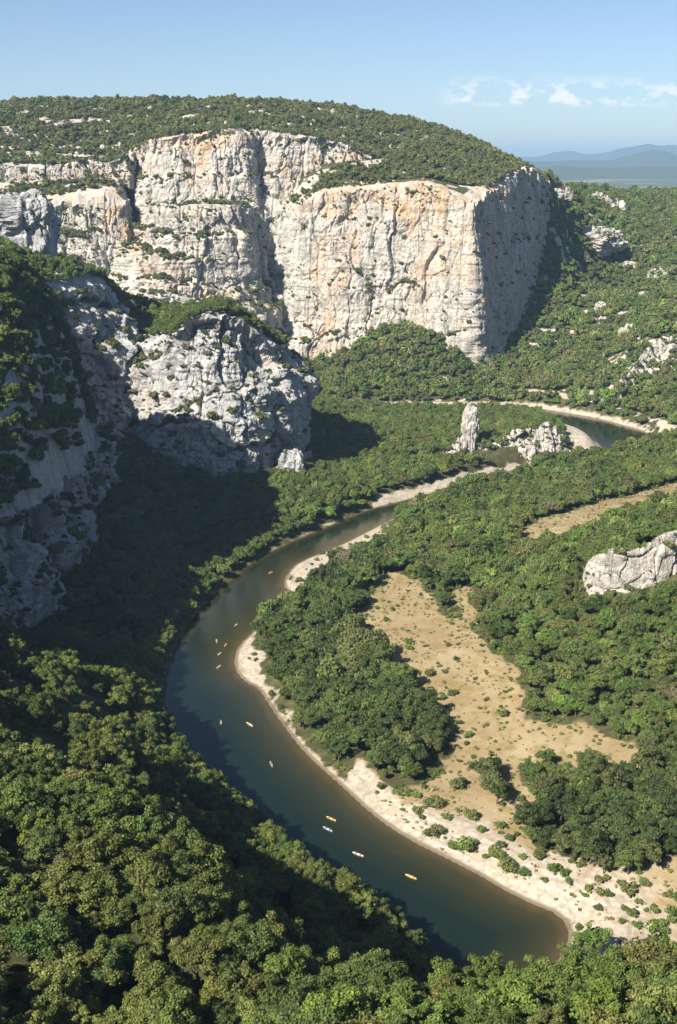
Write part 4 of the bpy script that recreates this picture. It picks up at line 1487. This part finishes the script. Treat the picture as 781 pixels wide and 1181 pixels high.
for u, v, hd, hc, vc, lab, shrt in BOATS:
    x, y, _z = PZ(u, v, 0)
    rz = R(hd)
    b0 = empty('canoe', (x, y, .06), rz)
    b0.scale = (1.0,) * 3
    tag(b0, lab, 'canoe', 'canoes on the river')
    link('hull', hull_me[hc], b0)
    for sx in (-1.0, .85):
        link('seat', seat_me, b0, (sx, 0, .17))
    for k, sx in enumerate((-1.0, .72)):
        px, py = x + math.cos(rz) * sx, y + math.sin(rz) * sx
        pe = link('person', BODY, None, (px, py, .06 + .19))
        pe.rotation_euler = (0, 0, rz)
        vk = vc if k == 0 else ['orange', 'red', 'yellow', 'blue'][(u + v) % 4]
        where = 'stern' if k == 0 else 'bow'
        tag(pe, f'paddler in {vk} vest at the {where} of the {shrt}', 'person', 'paddlers in the canoes')
        link('vest', VESTM[vk], pe)
        link('hair', HAIRM, pe)

# ------------------------------------------------------------------ air
def haze_box():
    x0, x1, y0, y1, z0, z1 = -30500, 30500, -1600, 32500, -6, 480
    V = [(x, y, z) for z in (z0, z1) for y in (y0, y1) for x in (x0, x1)]
    Fq = [(0, 2, 3, 1), (4, 5, 7, 6), (0, 1, 5, 4), (2, 6, 7, 3), (0, 4, 6, 2), (1, 3, 7, 5)]
    m, nt, out = new_mat('air')
    b = NB(nt)
    vol = b.n('ShaderNodeVolumePrincipled', inp={'Color': (.43, .68, 1.0, 1), 'Density': HAZE, 'Anisotropy': .15})
    nt.links.new(vol.outputs[0], out.inputs['Volume'])
    o = link('haze', mesh_from('haze', V, Fq, [m], False))
    return tag(o, kind='stuff')


HAZE = 5.4e-5
haze_box()

# ------------------------------------------------------------------ sky, sun, camera
SUN_EL, SUN_H = R(40.5), (-.68, -.73)
w = bpy.data.worlds.new('World')
SC.world = w
w.use_nodes = True
nt = w.node_tree
nt.nodes.clear()
b = NB(nt)
sky = b.n('ShaderNodeTexSky', sky_type='NISHITA', sun_disc=False, sun_elevation=SUN_EL, sun_rotation=math.atan2(SUN_H[0], SUN_H[1]), altitude=250, air_density=.7, dust_density=.6, ozone_density=2.2)
tc = b.n('ShaderNodeTexCoord').outputs['Generated']
sep = b.n('ShaderNodeSeparateXYZ', inp={0: tc})
ax = b.math('DIVIDE', sep.outputs[0], sep.outputs[1])
el = b.math('DIVIDE', sep.outputs[2], sep.outputs[1])
cv = b.n('ShaderNodeCombineXYZ', inp={0: ax, 1: b.math('MULTIPLY', el, 1.7), 2: .81}).outputs[0]
cn = b.noise(42, 7, .55, cv)


def band(val, a0, a1, b0, b1):
    return b.math('MULTIPLY', b.fr(val, a0, a1), b.fr(val, b1, b0))


win = b.math('MULTIPLY', band(ax, .075, .10, .258, .275), band(el, .0385, .0425, .049, .064))
fwd = b.math('GREATER_THAN', sep.outputs[1], 0.1)
cf = b.math('MULTIPLY', b.math('MULTIPLY', b.fr(cn, .475, .56), win), b.math('MULTIPLY', fwd, .8))
skc = b.mix(cf, sky.outputs[0], (8.6, 8.7, 9.0, 1))
bg = b.n('ShaderNodeBackground', inp={'Color': skc, 'Strength': .060})
wo = b.n('ShaderNodeOutputWorld')
nt.links.new(bg.outputs[0], wo.inputs[0])

sl = bpy.data.lights.new('sun', 'SUN')
sl.energy = 5.0
sl.angle = R(.5)
sl.color = (1.0, .91, .78)
so = bpy.data.objects.new('sun', sl)
COL.objects.link(so)
ch = math.cos(SUN_EL)
hl = math.hypot(*SUN_H)
so.rotation_euler = Vector((SUN_H[0] / hl * ch, SUN_H[1] / hl * ch, math.sin(SUN_EL))).to_track_quat('Z', 'Y').to_euler()

cd = bpy.data.cameras.new('camera')
cd.sensor_fit = 'VERTICAL'
cd.sensor_height = 24
cd.lens = 24 * F / 1181
cd.clip_start, cd.clip_end = 1, 80000
co = bpy.data.objects.new('camera', cd)
COL.objects.link(co)
co.location = (0, 0, CAMH)
co.rotation_euler = (math.pi / 2 - PITCH, 0, 0)
SC.camera = co
SC.view_settings.view_transform = 'Standard'
SC.view_settings.look = 'None'
SC.view_settings.exposure = 1.1
SC.view_settings.gamma = 1
cy = SC.cycles
cy.use_denoising = True
cy.max_bounces = 6
cy.diffuse_bounces = 2
cy.transmission_bounces = 4
cy.volume_bounces = 1
cy.transparent_max_bounces = 6
cy.use_adaptive_sampling = True
cy.adaptive_threshold = .02
print('trees', len(T), 'ledge', len(lp), 'single', len(single))
